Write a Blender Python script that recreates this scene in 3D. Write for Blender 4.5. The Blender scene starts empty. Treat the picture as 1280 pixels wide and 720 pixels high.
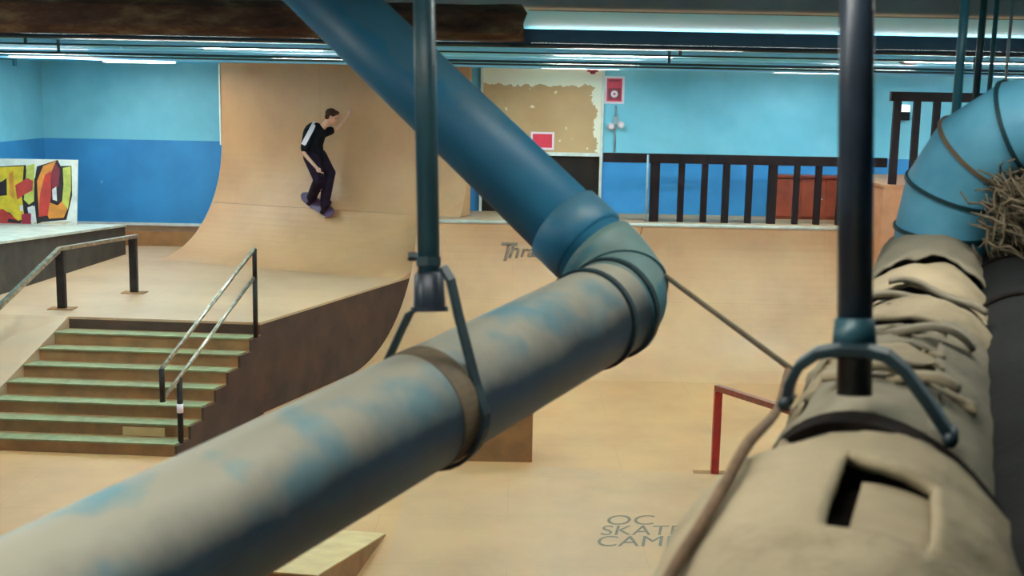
import bpy, bmesh, math, random
from mathutils import Vector, Matrix, noise
random.seed(7)
PI = math.pi
scn = bpy.context.scene
col = scn.collection

# ------------------------------------------------------------------ camera
F = 1500.0; PT = math.atan(243 / F); RO = math.radians(1.1); H = 4.0
FWD = Vector((0, math.cos(PT), -math.sin(PT)))
UP0 = Vector((0, math.sin(PT), math.cos(PT))); R0 = Vector((1, 0, 0))
RV = math.cos(RO) * R0 + math.sin(RO) * UP0
UV = math.cos(RO) * UP0 - math.sin(RO) * R0
CP = Vector((0, 0, H))
def ray(px, py): return FWD + RV * ((px - 640) / F) - UV * ((py - 360) / F)
def atz(px, py, z):
    d = ray(px, py); return CP + d * ((z - H) / d.z)
def aty(px, py, y):
    d = ray(px, py); return CP + d * (y / d.y)
def dep(px, py, t): return CP + ray(px, py) * t
cd = bpy.data.cameras.new('camera'); cam = bpy.data.objects.new('camera', cd); col.objects.link(cam)
cd.sensor_width = 36; cd.lens = F / 1280 * 36; cd.clip_start = 0.05; cd.clip_end = 100
cam.matrix_world = Matrix.Translation(CP) @ Matrix((RV, UV, -FWD)).transposed().to_4x4()
cd.dof.use_dof = True; cd.dof.focus_distance = 14; cd.dof.aperture_fstop = 7.5
scn.camera = cam
scn.view_settings.view_transform = 'Standard'; scn.view_settings.look = 'None'
scn.view_settings.gamma = 1; scn.view_settings.use_curve_mapping = False
scn.view_settings.exposure = 0.0

# ------------------------------------------------------------------ materials
def lin(c):
    return tuple(((v / 255) / 12.92 if v / 255 <= .04045 else ((v / 255 + .055) / 1.055) ** 2.4) for v in c) + (1,)
class NT:
    def __init__(s, name, rough=.6, metal=0.0):
        s.m = bpy.data.materials.new(name); s.m.use_nodes = True; s.t = s.m.node_tree
        s.b = s.t.nodes['Principled BSDF']; s.b.inputs['Roughness'].default_value = rough
        s.b.inputs['Metallic'].default_value = metal
        s.g = s.t.nodes.new('ShaderNodeNewGeometry')
    def n(s, typ, **kw):
        x = s.t.nodes.new(typ)
        for k, v in kw.items():
            if hasattr(x, k): setattr(x, k, v)
            else: x.inputs[k].default_value = v
        return x
    def l(s, a, b): s.t.links.new(a, b)
    def noise(s, scale, detail=4, rough=.55, stretch=None):
        x = s.n('ShaderNodeTexNoise'); x.inputs['Scale'].default_value = scale
        x.inputs['Detail'].default_value = detail; x.inputs['Roughness'].default_value = rough
        src = s.g.outputs['Position']
        if stretch:
            mp = s.n('ShaderNodeMapping'); mp.inputs['Scale'].default_value = stretch
            s.l(src, mp.inputs['Vector']); src = mp.outputs['Vector']
        s.l(src, x.inputs['Vector']); return x.outputs['Fac']
    def ramp(s, fac, stops):
        r = s.n('ShaderNodeValToRGB'); e = r.color_ramp.elements
        while len(e) < len(stops): e.new(.5)
        for i, (p, c) in enumerate(stops): e[i].position = p; e[i].color = c if len(c) == 4 else lin(c)
        s.l(fac, r.inputs['Fac']); return r.outputs['Color']
    def mix(s, fac, a, b, mode='MIX'):
        m = s.n('ShaderNodeMix', data_type='RGBA', blend_type=mode)
        for i, v in ((0, fac), (6, a), (7, b)):
            if isinstance(v, (tuple, list)): m.inputs[i].default_value = v if len(v) == 4 else lin(v)
            elif isinstance(v, (int, float)): m.inputs[i].default_value = v
            else: s.l(v, m.inputs[i])
        return m.outputs[2]
    def bump(s, h, strength=.3, dist=.01):
        b = s.n('ShaderNodeBump'); b.inputs['Strength'].default_value = strength; b.inputs['Distance'].default_value = dist
        s.l(h, b.inputs['Height']); s.l(b.outputs['Normal'], s.b.inputs['Normal'])
    def done(s, c):
        if isinstance(c, (tuple, list)): s.b.inputs['Base Color'].default_value = c if len(c) == 4 else lin(c)
        else: s.l(c, s.b.inputs['Base Color'])
        return s.m
W4 = (1, 1, 1, 1); K4 = (0, 0, 0, 1)

def simple(name, c, rough=.6, metal=0.0, c2=None, scale=6, bump=0, stretch=None):
    t = NT(name, rough, metal)
    c2 = c2 or tuple(v * .8 for v in c)
    f = t.noise(scale, stretch=stretch)
    if bump: t.bump(f, bump, .01)
    return t.done(t.ramp(f, [(.3, c2), (.7, c)]))

def wood_sheet(name, c, dirt, seam=.35, sx=1.22, sy=2.44, rough=.5, scale=.9):
    """masonite / plywood skins with faint sheet joints and scuffs"""
    t = NT(name, rough)
    a = t.noise(scale, 5, .6)
    base = t.ramp(a, [(.3, dirt), (.62, c)])
    s2 = t.noise(9, 6, .7, (1, .25, 1)); base = t.mix(t.ramp(s2, [(.55, K4), (.75, (.22, .22, .22, 1))]), base, dirt)
    br = t.n('ShaderNodeTexBrick'); br.offset = .5
    br.inputs['Scale'].default_value = 1; br.inputs['Mortar Size'].default_value = .006
    br.inputs['Brick Width'].default_value = sy; br.inputs['Row Height'].default_value = sx
    br.inputs['Color1'].default_value = K4; br.inputs['Color2'].default_value = K4; br.inputs['Mortar'].default_value = (seam,) * 3 + (1,)
    t.l(t.g.outputs['Position'], br.inputs['Vector'])
    base = t.mix(br.outputs['Color'], base, (70, 48, 30))
    return t.done(base)

M = {}
M['floor'] = wood_sheet('masonite_floor', (186, 127, 78), (168, 111, 67), .14)
M['ramp'] = wood_sheet('masonite_ramp', (189, 134, 90), (171, 118, 79), .07, rough=.45)
M['platform'] = wood_sheet('platform_sheet', (184, 140, 104), (165, 124, 92), .12)
M['brown_side'] = simple('brown_painted_plywood', (80, 52, 38), .7, 0, (62, 41, 31), 3)
M['riser'] = simple('bare_brown_riser', (150, 98, 58), .7, 0, (122, 78, 46), 4)
M['tread'] = simple('worn_green_paint', (136, 126, 84), .6, 0, (110, 98, 64), 7)
M['ply'] = simple('bare_plywood', (205, 160, 104), .6, 0, (185, 140, 88), 5)
M['orange_ply'] = simple('varnished_plywood', (190, 120, 78), .5, 0, (170, 100, 62), 4)
M['ledge_top'] = simple('pale_ledge_top', (205, 200, 182), .5, 0, (170, 165, 146), 5)
M['ledge_face'] = simple('dark_ledge_face', (74, 62, 52), .6, 0, (56, 47, 41), 4)
M['rail_steel'] = simple('worn_rail_steel', (195, 175, 150), .3, .85, (130, 112, 92), 20)
M['rail_post'] = simple('dark_rail_post', (48, 34, 28), .5, .2, (34, 25, 22), 10)
M['red_metal'] = simple('red_painted_steel', (176, 36, 26), .4, .1, (130, 26, 20), 9)
M['red_worn'] = simple('worn_red_steel', (150, 66, 40), .4, .3, (96, 52, 36), 25)
M['dark_wood'] = simple('dark_stained_lumber', (40, 22, 20), .55, 0, (25, 15, 15), 8, 0, (1, 1, .2))
M['red_wood'] = simple('red_brown_cabinet_wood', (158, 62, 30), .45, 0, (118, 44, 26), 4)
M['white_paint'] = simple('white_paint', (226, 222, 208), .5, 0, (200, 196, 180), 6)
M['black'] = simple('black_paint', (22, 20, 20), .5)
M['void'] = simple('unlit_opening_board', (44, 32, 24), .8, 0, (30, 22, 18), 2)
M['sign_red'] = simple('sign_red', (214, 30, 54), .4, 0, (200, 24, 46), 6)
M['sign_dark'] = simple('sign_dark_red', (140, 14, 36), .5)
M['sign_white'] = simple('sign_white', (245, 225, 225), .4, 0, (235, 215, 215), 6)
M['grey_plastic'] = simple('grey_plastic', (150, 165, 165), .4)
M['letter'] = simple('stencil_brown', (88, 64, 44), .7, 0, (112, 84, 60), 14)
M['teal_metal'] = simple('teal_painted_metal', (30, 100, 120), .4, .1)
M['conduit_dark'] = simple('dark_conduit', (22, 62, 72), .5, .1)
M['joist'] = simple('pale_cyan_joist', (160, 226, 255), .5, 0, (140, 212, 248), 3)
M['beam'] = simple('dark_steel_beam', (17, 27, 33), .7, .0, (12, 20, 25), 5)
M['grey_beam'] = simple('grey_steel_beam', (196, 208, 220), .55, .0, (170, 182, 196), 5)
M['rod'] = simple('dark_painted_rod', (44, 84, 96), .4, .1, (32, 62, 72), 14)
M['rod_near'] = simple('dark_steel_rod', (48, 60, 74), .36, .15, (32, 40, 52), 14)
M['rod_teal'] = simple('teal_painted_rod', (56, 122, 140), .4, 0, (42, 100, 118), 14)
M['strap'] = simple('dark_hanger_steel', (40, 62, 70), .45, .15, (28, 44, 52), 20)
M['rope'] = simple('brown_cord', (124, 98, 72), .8, 0, (92, 72, 52), 40)
M['brace'] = simple('dusty_brace', (112, 98, 78), .7, .1, (84, 74, 60), 20)

def wall_mat(name, split=True):
    t = NT(name, .55)
    sp = t.n('ShaderNodeSeparateXYZ'); t.l(t.g.outputs['Position'], sp.inputs[0])
    up = t.ramp(t.noise(1.1, 5), [(.3, (112, 184, 198)), (.7, (134, 204, 218))])
    lo = t.ramp(t.noise(1.3, 5), [(.3, (48, 122, 172)), (.7, (58, 142, 194))])
    spots = t.ramp(t.noise(5.5, 2, .4), [(.76, K4), (.78, (.5, .5, .5, 1))])
    lo = t.mix(spots, lo, (130, 180, 210))
    c = up
    if split:
        mth = t.n('ShaderNodeMath', operation='GREATER_THAN'); mth.inputs[1].default_value = 3.02
        t.l(sp.outputs['Z'], mth.inputs[0]); c = t.mix(mth.outputs[0], lo, up)
    return t.done(c)
M['wall'] = wall_mat('two_tone_blue_wall')
M['ceiling'] = simple('cyan_ceiling_paint', (112, 216, 255), .6, 0, (102, 206, 252), 1.5)

def rusty():
    t = NT('rusty_flaking_beam', .85)
    f = t.noise(7, 8, .7, (.5, 1, 1.6)); t.bump(f, .8, .02)
    return t.done(t.ramp(f, [(.3, (52, 36, 32)), (.5, (98, 72, 60)), (.62, (136, 112, 84)), (.74, (170, 176, 142))]))
M['rusty'] = rusty()

def dusty_pipe(name, paint, paint2, dust, amt, edge=.35):
    """paint with settled dust on the upward side, broken up by noise"""
    t = NT(name, .5)
    sp = t.n('ShaderNodeSeparateXYZ'); t.l(t.g.outputs['Normal'], sp.inputs[0])
    nz = t.noise(9, 5, .6)
    a = t.n('ShaderNodeMath', operation='MULTIPLY_ADD'); t.l(nz, a.inputs[0]); a.inputs[1].default_value = .9; t.l(sp.outputs['Z'], a.inputs[2])
    f = t.ramp(a.outputs[0], [(edge + .25, K4), (edge + .6, (amt, amt, amt, 1))])
    p = t.ramp(t.noise(5, 4), [(.35, paint2), (.65, paint)])
    return t.done(t.mix(f, p, dust))
M['pipe_a'] = dusty_pipe('teal_pipe_paint', (34, 112, 148), (28, 96, 130), (104, 122, 118), .3, .55)
M['pipe_b'] = dusty_pipe('dusty_blue_pipe', (30, 66, 86), (20, 44, 58), (176, 170, 148), .95, .3)
def patchy():  # settled dust on top, underside shade put into the dark paint
    t = NT('dusty_blue_pipe_shaded', .5)
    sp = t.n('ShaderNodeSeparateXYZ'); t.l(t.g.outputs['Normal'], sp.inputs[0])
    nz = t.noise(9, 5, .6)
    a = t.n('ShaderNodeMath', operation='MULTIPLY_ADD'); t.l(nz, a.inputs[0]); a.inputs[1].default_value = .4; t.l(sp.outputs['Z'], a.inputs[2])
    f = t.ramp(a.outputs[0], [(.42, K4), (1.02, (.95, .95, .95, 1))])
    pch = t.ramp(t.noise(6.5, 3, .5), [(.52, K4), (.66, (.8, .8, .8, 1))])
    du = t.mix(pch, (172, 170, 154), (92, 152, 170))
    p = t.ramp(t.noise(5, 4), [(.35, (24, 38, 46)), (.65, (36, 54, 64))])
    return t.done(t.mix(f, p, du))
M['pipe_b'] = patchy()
M['elbow'] = dusty_pipe('pale_teal_elbow', (74, 130, 138), (36, 82, 98), (128, 138, 124), .4, .6)
M['pipe_c'] = dusty_pipe('bright_blue_elbow', (100, 172, 202), (74, 146, 180), (146, 142, 124), .85, .8)
M['pipe_d'] = dusty_pipe('grey_teal_pipe', (90, 130, 134), (60, 96, 104), (150, 150, 136), .7, .6)
def canvas(name, c, c2, dark):
    t = NT(name, .9)
    w = t.noise(14, 6, .65); fine = t.noise(120, 3, .5)
    s = t.n('ShaderNodeMath', operation='MULTIPLY_ADD'); t.l(fine, s.inputs[0]); s.inputs[1].default_value = .2; t.l(w, s.inputs[2])
    t.bump(s.outputs[0], .5, .012)
    b = t.ramp(t.noise(4, 5, .6), [(.3, c2), (.65, c)])
    st = t.ramp(t.noise(7, 6, .7), [(.58, K4), (.75, (.6, .6, .6, 1))])
    return t.done(t.mix(st, b, dark))
M['canvas'] = canvas('tan_canvas_jacket', (170, 156, 128), (144, 132, 108), (104, 94, 74))
M['canvas_grey'] = canvas('grey_canvas_jacket', (150, 142, 122), (120, 114, 98), (84, 79, 68))
M['canvas_dark'] = canvas('shaded_canvas_jacket', (40, 42, 42), (28, 30, 32), (20, 22, 24))  # canvas with the shadow of the lower right side put into its colour
M['core'] = simple('dark_insulation_core', (30, 24, 20), .95, 0, (18, 15, 13), 20, .5)
M['straw'] = simple('straw_insulation', (126, 114, 92), .95, 0, (80, 72, 58), 30, .4)

for k_ in ('dark_wood', 'brown_side', 'void', 'riser', 'rail_post', 'ledge_face', 'canvas_dark', 'core', 'black', 'ceiling', 'joist', 'beam'):
    M[k_].node_tree.nodes['Principled BSDF'].inputs['Specular IOR Level'].default_value = .12
for k_ in ('floor', 'ramp', 'platform', 'pad', 'tread'):
    if k_ in M: M[k_].node_tree.nodes['Principled BSDF'].inputs['Specular IOR Level'].default_value = .3

# ------------------------------------------------------------------ mesh helpers
WL = {}
def put(o, parent, loc):
    o.location = loc; WL[o.name] = Vector(loc)
    if parent is not None:
        o.parent = parent; o.matrix_parent_inverse = Matrix.Translation(-WL[parent.name])
def tag(o, label=None, cat=None, group=None, kind=None):
    if label: o['label'] = label
    if cat: o['category'] = cat
    if group: o['group'] = group
    if kind: o['kind'] = kind
    return o
def mk(name, bm, mat, parent=None, smooth=False, label=None, cat=None, group=None, kind=None, sub=0, bevel=0):
    if bm.verts:
        xs = [v.co for v in bm.verts]
        c = Vector(((min(p.x for p in xs) + max(p.x for p in xs)) / 2, (min(p.y for p in xs) + max(p.y for p in xs)) / 2, min(p.z for p in xs)))
    else: c = Vector()
    bmesh.ops.translate(bm, verts=bm.verts, vec=-c)
    bmesh.ops.recalc_face_normals(bm, faces=bm.faces)
    me = bpy.data.meshes.new(name); bm.to_mesh(me); bm.free()
    if smooth:
        for p in me.polygons: p.use_smooth = True
    o = bpy.data.objects.new(name, me); col.objects.link(o)
    mats = mat if isinstance(mat, list) else [mat]
    for m in mats: me.materials.append(M[m] if isinstance(m, str) else m)
    put(o, parent, c)
    if smooth == 'auto' or bevel:
        pass
    if bevel:
        b = o.modifiers.new('bevel', 'BEVEL'); b.width = bevel; b.segments = 2; b.limit_method = 'ANGLE'
    if sub:
        b = o.modifiers.new('sub', 'SUBSURF'); b.levels = sub; b.render_levels = sub
    return tag(o, label, cat, group, kind)
def thing(name, label, cat, loc, group=None):
    o = bpy.data.objects.new(name, None); col.objects.link(o); o.empty_display_size = .1
    put(o, None, loc); return tag(o, label, cat, group)
def nb(): return bmesh.new()
def hexa(bm, b4, t4):
    v = [bm.verts.new(p) for p in list(b4) + list(t4)]
    for f in ((0, 3, 2, 1), (4, 5, 6, 7), (0, 1, 5, 4), (1, 2, 6, 5), (2, 3, 7, 6), (3, 0, 4, 7)):
        bm.faces.new([v[i] for i in f])
    return bm
def box(bm, x0, x1, y0, y1, z0, z1):
    return hexa(bm, [(x0, y0, z0), (x1, y0, z0), (x1, y1, z0), (x0, y1, z0)], [(x0, y0, z1), (x1, y0, z1), (x1, y1, z1), (x0, y1, z1)])
def obox(bm, c, ax, ay, az, hx, hy, hz):
    c = Vector(c)
    p = lambda i, j, k: c + ax * hx * i + ay * hy * j + az * hz * k
    return hexa(bm, [p(-1, -1, -1), p(1, -1, -1), p(1, 1, -1), p(-1, 1, -1)], [p(-1, -1, 1), p(1, -1, 1), p(1, 1, 1), p(-1, 1, 1)])
def prism(bm, poly, z0, z1):
    lo = [bm.verts.new((x, y, z0 if not callable(z0) else z0(x, y))) for x, y in poly]
    hi = [bm.verts.new((x, y, z1 if not callable(z1) else z1(x, y))) for x, y in poly]
    n = len(poly); bm.faces.new(lo[::-1]); bm.faces.new(hi)
    for i in range(n): bm.faces.new((lo[i], lo[(i + 1) % n], hi[(i + 1) % n], hi[i]))
    return bm
def frames(pts, closed=False):
    pts = [Vector(p) for p in pts]; n = len(pts); T = []
    for i in range(n):
        a = pts[i - 1] if (i > 0 or closed) else pts[i]; b = pts[(i + 1) % n] if (i < n - 1 or closed) else pts[i]
        T.append((b - a).normalized())
    up = Vector((0, 0, 1)) if abs(T[0].z) < .9 else Vector((1, 0, 0))
    u = T[0].cross(up).normalized(); out = []
    for t in T:
        u = (u - t * u.dot(t)).normalized(); out.append((t, u, t.cross(u)))
    return pts, out
def tube(bm, pts, r, seg=16, caps=True):
    pts, fr = frames(pts); rings = []
    for i, p in enumerate(pts):
        rr = r[i] if isinstance(r, (list, tuple)) else r
        t, u, v = fr[i]
        rings.append([bm.verts.new(p + (u * math.cos(2 * PI * k / seg) + v * math.sin(2 * PI * k / seg)) * rr) for k in range(seg)])
    for a, b in zip(rings, rings[1:]):
        for k in range(seg): bm.faces.new((a[k], a[(k + 1) % seg], b[(k + 1) % seg], b[k]))
    if caps: bm.faces.new(rings[0][::-1]); bm.faces.new(rings[-1])
    return bm
def smoothpath(pts, n=8):
    pts = [Vector(p) for p in pts]; out = []
    P = [pts[0] * 2 - pts[1]] + pts + [pts[-1] * 2 - pts[-2]]
    for i in range(1, len(P) - 2):
        for k in range(n):
            t = k / n; a, b, c, d = P[i - 1], P[i], P[i + 1], P[i + 2]
            out.append(.5 * ((2 * b) + (c - a) * t + (2 * a - 5 * b + 4 * c - d) * t * t + (3 * b - a - 3 * c + d) * t ** 3))
    out.append(pts[-1]); return out
def strap(bm, pts, wdir, w, th, closed=False):
    """flat bar: rectangle of width w along wdir and thickness th swept along pts"""
    pts = [Vector(p) for p in pts]; n = len(pts); rings = []
    for i, p in enumerate(pts):
        a = pts[i - 1] if (i > 0 or closed) else p; b = pts[(i + 1) % n] if (i < n - 1 or closed) else p
        nn = (b - a).normalized().cross(wdir).normalized()
        rings.append([bm.verts.new(p + wdir * (w / 2) * i1 + nn * (th / 2) * j1) for i1, j1 in ((-1, -1), (1, -1), (1, 1), (-1, 1))])
    m = n if closed else n - 1
    for i in range(m):
        a, b = rings[i], rings[(i + 1) % n]
        for k in range(4): bm.faces.new((a[k], a[(k + 1) % 4], b[(k + 1) % 4], b[k]))
    if not closed: bm.faces.new(rings[0][::-1]); bm.faces.new(rings[-1])
    return bm
def ellipsoid(bm, c, rx, ry, rz, rot=None, seg=16):
    m = Matrix.Translation(Vector(c)) @ (rot.to_4x4() if rot else Matrix()) @ Matrix.Diagonal((rx, ry, rz, 1))
    bmesh.ops.create_uvsphere(bm, u_segments=seg, v_segments=seg // 2 + 2, radius=1, matrix=m); return bm

# ------------------------------------------------------------------ room shell
CZ = 4.44
YB, YL = 20.6, 22.5
XL = aty(55, 175, YL).x; XR = 10.0; YF = -3.0; XJ = -1.3
mk('floor', box(nb(), XL - .2, XR + .2, YF - .2, YL + .2, -.2, 0), 'floor', kind='structure')
mk('ceiling', box(nb(), XL - .2, XR + .2, YF - .2, YL + .2, CZ, CZ + .2), 'ceiling', kind='structure')
mk('wall_left', box(nb(), XL - .2, XL, YF, YL, 0, CZ), 'wall', kind='structure')
mk('wall_right', box(nb(), XR, XR + .2, YF, YB, 0, CZ), 'wall', kind='structure')
mk('wall_front', box(nb(), XL - .2, XR + .2, YF - .2, YF, 0, CZ), 'wall', kind='structure')
mk('wall_back', box(nb(), XJ, XR + .2, YB, YL + .2, 0, CZ), 'wall', kind='structure')
mk('wall_recess', box(nb(), XL - .2, XJ, YL, YL + .2, 0, CZ), 'wall', kind='structure')

# ------------------------------------------------------------------ stair platform
PZ = 1.16; NR = 8; RS = PZ / NR
RT = Vector((-3.09, 14.50)); RB = Vector((-3.74, 12.42))      # right end of stairs, top and bottom
LT = Vector((-5.50, 14.66)); LB = Vector((-6.22, 12.56))
SD = Vector((.375, 1)).normalized()                            # side wall direction
def side_x(y): return RT.x + (y - RT.y) * .375
plat = thing('stair_platform', 'raised wooden street platform with eight green-edged steps and dark brown side wall', 'platform', (-5, 16, 0))
P_far = (side_x(19.6), 19.6)
YPQ = 18.5
poly = [(LT.x, LT.y), (RT.x, RT.y), (side_x(19.3), 19.3), (side_x(19.3), YL - .02), (XL + .02, YL - .02), (XL + .02, LT.y + .2)]
mk('deck', prism(nb(), poly, PZ - .03, PZ), 'platform', plat)
ins = [(LT.x, LT.y), (RT.x - .005, RT.y + .005), (side_x(19.3) - .005, 19.3), (side_x(19.3) - .005, YL - .03), (XL + .03, YL - .03), (XL + .03, LT.y + .2)]
mk('side_wall', prism(nb(), ins, 0, PZ - .03), 'brown_side', plat, label='dark brown painted side wall')
for k in range(1, NR):
    z1 = PZ - k * RS; f0 = (k - 0) / NR; f1 = (k) / NR
    a = k / NR; b = (k + 0.0) / NR
    # step k spans from riser line (k-1) to its nosing line k
    ra, rb = RT.lerp(RB, (k - 1) / (NR - 1) * .0 + (k - 1) / NR), RT.lerp(RB, (k) / NR)
    la, lb = LT.lerp(LB, (k - 1) / NR), LT.lerp(LB, k / NR)
    mk('riser', prism(nb(), [(lb.x, lb.y), (rb.x, rb.y), (ra.x, ra.y - .001), (la.x, la.y - .001)], 0, z1 - .003), 'riser', plat)
    ov = Vector((0, -.015))
    mk('tread', prism(nb(), [(lb.x, lb.y - .015), (rb.x - .002, rb.y - .015), (rb.lerp(ra, .74).x - .002, rb.lerp(ra, .74).y), (lb.lerp(la, .74).x, lb.lerp(la, .74).y)], z1 - .02, z1), 'tread', plat, label='worn green step top')
# side cheek following the steps (same brown as the side wall)
bm = nb()
for k in range(1, NR):
    ra, rb = RT.lerp(RB, (k - 1) / NR), RT.lerp(RB, k / NR); z1 = PZ - k * RS
    d = Vector((.03, -.01)); hexa(bm, [(rb.x, rb.y, 0), (rb.x + .03, rb.y - .008, 0), (ra.x + .03, ra.y - .008, 0), (ra.x, ra.y, 0)],
                                 [(rb.x, rb.y, z1 - .02), (rb.x + .03, rb.y - .008, z1 - .02), (ra.x + .03, ra.y - .008, z1 - .02), (ra.x, ra.y, z1 - .02)])
mk('stair_cheek', bm, 'brown_side', plat)
p0 = atz(154, 541, RS); p1 = atz(206, 541, RS)
k = 7; ra, rb = RT.lerp(RB, 6 / NR), RT.lerp(RB, 7 / NR); la, lb = LT.lerp(LB, 6 / NR), LT.lerp(LB, 7 / NR)
def face_pt(px, z, k):
    a, b = LT.lerp(LB, k / NR), RT.lerp(RB, k / NR); best = None
    for i in range(401):
        q = a.lerp(b, i / 400); v = Vector((q.x, q.y, z)) - CP; t = v.dot(FWD); x = 640 + F * v.dot(RV) / t
        if best is None or abs(x - px) < best[0]: best = (abs(x - px), q)
    return best[1]
a, b = face_pt(154, .2, 6), face_pt(206, .2, 6)
mk('repair_patch', hexa(nb(), [(a.x, a.y - .02, RS + .004), (b.x, b.y - .02, RS + .004), (b.x, b.y - .001, RS + .004), (a.x, a.y - .001, RS + .004)],
                        [(a.x, a.y - .02, RS + .1), (b.x, b.y - .02, RS + .1), (b.x, b.y - .001, RS + .1), (a.x, a.y - .001, RS + .1)]), 'ply', plat, label='pale plywood repair patch')
# bank beside the stairs
bk = nb()
bx0 = XL + .02
hexa(bk, [(bx0, LT.y + .2 - 2.0, 0), (LB.x - .01, LB.y, 0), (LT.x - .005, LT.y, 0), (bx0, LT.y + .2, 0)],
     [(bx0, LT.y + .2 - 2.0, .01), (LB.x - .01, LB.y, .01), (LT.x - .005, LT.y, PZ), (bx0, LT.y + .2, PZ)])
mk('bank_slope', bk, 'platform', plat)
# low curb at back left of platform
mk('wall_curb', box(nb(), XL + .03, -5.0, 21.5, YL - .01, PZ, 1.42), ['riser'], None, label='low brown wooden curb along foot of blue wall between ledge and ramp', cat='curb')
mk('trim_1', box(nb(), XL + .03, -5.0, YL - .03, YL, 1.42, 1.47), 'white_paint', kind='structure')

# ledge (grind box) on the platform, top rising towards the near end
lg = thing('grind_ledge', 'long dark grind ledge with pale top standing under the graffiti board', 'ledge', (-7.5, 18, PZ))
A, B = (-7.02, 15.6), (-6.62, 20.35)
def lz(x, y): return PZ + .51 + (20.35 - y) / 4.25 * .22
polyL = [A, B, (XL + .05, 20.35), (XL + .05, 15.6)]
mk('ledge_body', prism(nb(), polyL, PZ, lambda x, y: lz(x, y) - .035), 'ledge_face', lg)
mk('ledge_top', prism(nb(), [(A[0] + .02, A[1] - .02), (B[0] + .02, B[1] + .01), polyL[2], polyL[3]], lambda x, y: lz(x, y) - .035, lz), 'ledge_top', lg, label='pale smooth ledge top')

# graffiti board standing on the ledge
YG = 19.9
gb = thing('graffiti_board', 'white board sprayed with yellow and red graffiti standing on the grind ledge', 'sign', aty(45, 285, YG))
def gp(x, y, yy): return aty(x / 5.54, 190 + y / 5.54, yy)
zb = lz(-7, YG)
tr = aty(97, 200, YG); xl = XL + .08
bm = nb(); hexa(bm, [(xl, YG, zb), (tr.x - .06, YG, zb), (tr.x - .06, YG + .03, zb), (xl, YG + .03, zb)],
                [(xl, YG, tr.z - .0), (tr.x, YG, tr.z), (tr.x, YG + .03, tr.z), (xl, YG + .03, tr.z)])
mk('board', bm, 'white_paint', gb)
GM = {'y': (232, 184, 30), 'o': (226, 130, 40), 'r': (200, 50, 34), 'd': (130, 30, 36), 'k': (40, 18, 18), 'c': (176, 24, 48), 'w': (240, 230, 220), 'g': (200, 190, 80), 'l': (214, 190, 160)}
for k_, v in GM.items(): M['g' + k_] = simple('spray_paint_' + k_, v, .6)
lay = [('l', [(-300, 520), (500, 480), (450, 505), (-300, 560)]),
       ('k', [(-260, 100), (180, 90), (185, 200), (240, 195), (255, 100), (400, 55), (425, 110), (495, 95), (500, 300), (460, 470), (290, 485), (255, 500), (240, 370), (140, 500), (-260, 520)]),
       ('y', [(-260, 105), (165, 98), (150, 300), (170, 460), (120, 480), (70, 420), (-260, 390)]),
       ('k', [(-60, 230), (20, 200), (45, 180), (48, 300), (-60, 310)]),
       ('o', [(60, 150), (90, 130), (100, 330), (70, 300)]),
       ('r', [(-260, 400), (20, 395), (70, 430), (150, 500), (100, 520), (-260, 520)]),
       ('k', [(60, 460), (150, 480), (140, 500), (50, 485)]),
       ('g', [(185, 95), (240, 80), (235, 340), (200, 365), (165, 330)]),
       ('r', [(105, 230), (190, 180), (230, 200), (225, 265), (160, 300), (120, 330)]),
       ('w', [(135, 370), (160, 368), (160, 410), (140, 410)]), ('w', [(190, 385), (230, 370), (235, 520), (222, 520), (215, 420), (195, 420)]),
       ('c', [(150, 430), (215, 425), (215, 520), (150, 520)]),
       ('o', [(255, 200), (300, 95), (390, 62), (350, 150), (310, 200), (270, 440)]),
       ('r', [(275, 300), (310, 160), (350, 130), (355, 300), (330, 440), (268, 450)]),
       ('d', [(350, 150), (385, 80), (415, 120), (405, 240), (360, 260)]),
       ('g', [(435, 110), (490, 100), (492, 260), (470, 400), (430, 350), (440, 220)]),
       ('o', [(330, 440), (345, 350), (400, 370), (430, 340), (465, 400), (440, 455), (340, 462)]),
       ('w', [(360, 260), (390, 240), (395, 340), (365, 330)])]
for i, (m_, pl) in enumerate(lay):
    bm = nb(); yy = YG - .002 - i * .0012
    fr_ = [bm.verts.new(gp(x, y, yy)) for x, y in pl]; bk_ = [bm.verts.new(gp(x, y, YG + .001)) for x, y in pl]
    n = len(pl)
    f = bm.faces.new(fr_)
    for j in range(n): bm.faces.new((fr_[j], fr_[(j + 1) % n], bk_[(j + 1) % n], bk_[j]))
    # keep inside the board on its left
    for v in bm.verts:
        v.co.x = max(v.co.x, xl + .01); v.co.z = max(v.co.z, zb + .01)
    bmesh.ops.triangulate(bm, faces=[f])
    mk('spray_shape', bm, 'g' + m_, gb)

# ------------------------------------------------------------------ quarter pipe with deck
QY0, QR, QH = 16.6, 2.12, 2.0
def qz(y):
    d = max(0, y - QY0); return QR - math.sqrt(max(0, QR * QR - d * d))
QY1 = QY0 + math.sqrt(QR * QR - (QR - QH) ** 2)
QXR = aty(1102, 290, QY1).x
qp = thing('quarter_pipe', 'wide tan masonite quarter pipe with lettering below its pale coping', 'ramp', (2, 18, 0))
bm = nb(); N = 28; top = []; bot = []
for i in range(N + 1):
    y = QY0 + (QY1 - QY0) * (math.sin(i / N * PI / 2)); z = qz(y) if i < N else QH
    xl_ = side_x(y) + .002 if True else 0
    top.append((bm.verts.new((xl_, y, z + .002)), bm.verts.new((QXR, y, z + .002))))
    bot.append((bm.verts.new((xl_, y, 0)), bm.verts.new((QXR, y, 0))))
for i in range(N):
    bm.faces.new((top[i][0], top[i][1], top[i + 1][1], top[i + 1][0])); bm.faces.new((bot[i][0], bot[i + 1][0], bot[i + 1][1], bot[i][1]))
    bm.faces.new((top[i][0], top[i + 1][0], bot[i + 1][0], bot[i][0])); bm.faces.new((top[i][1], bot[i][1], bot[i + 1][1], top[i + 1][1]))
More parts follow.
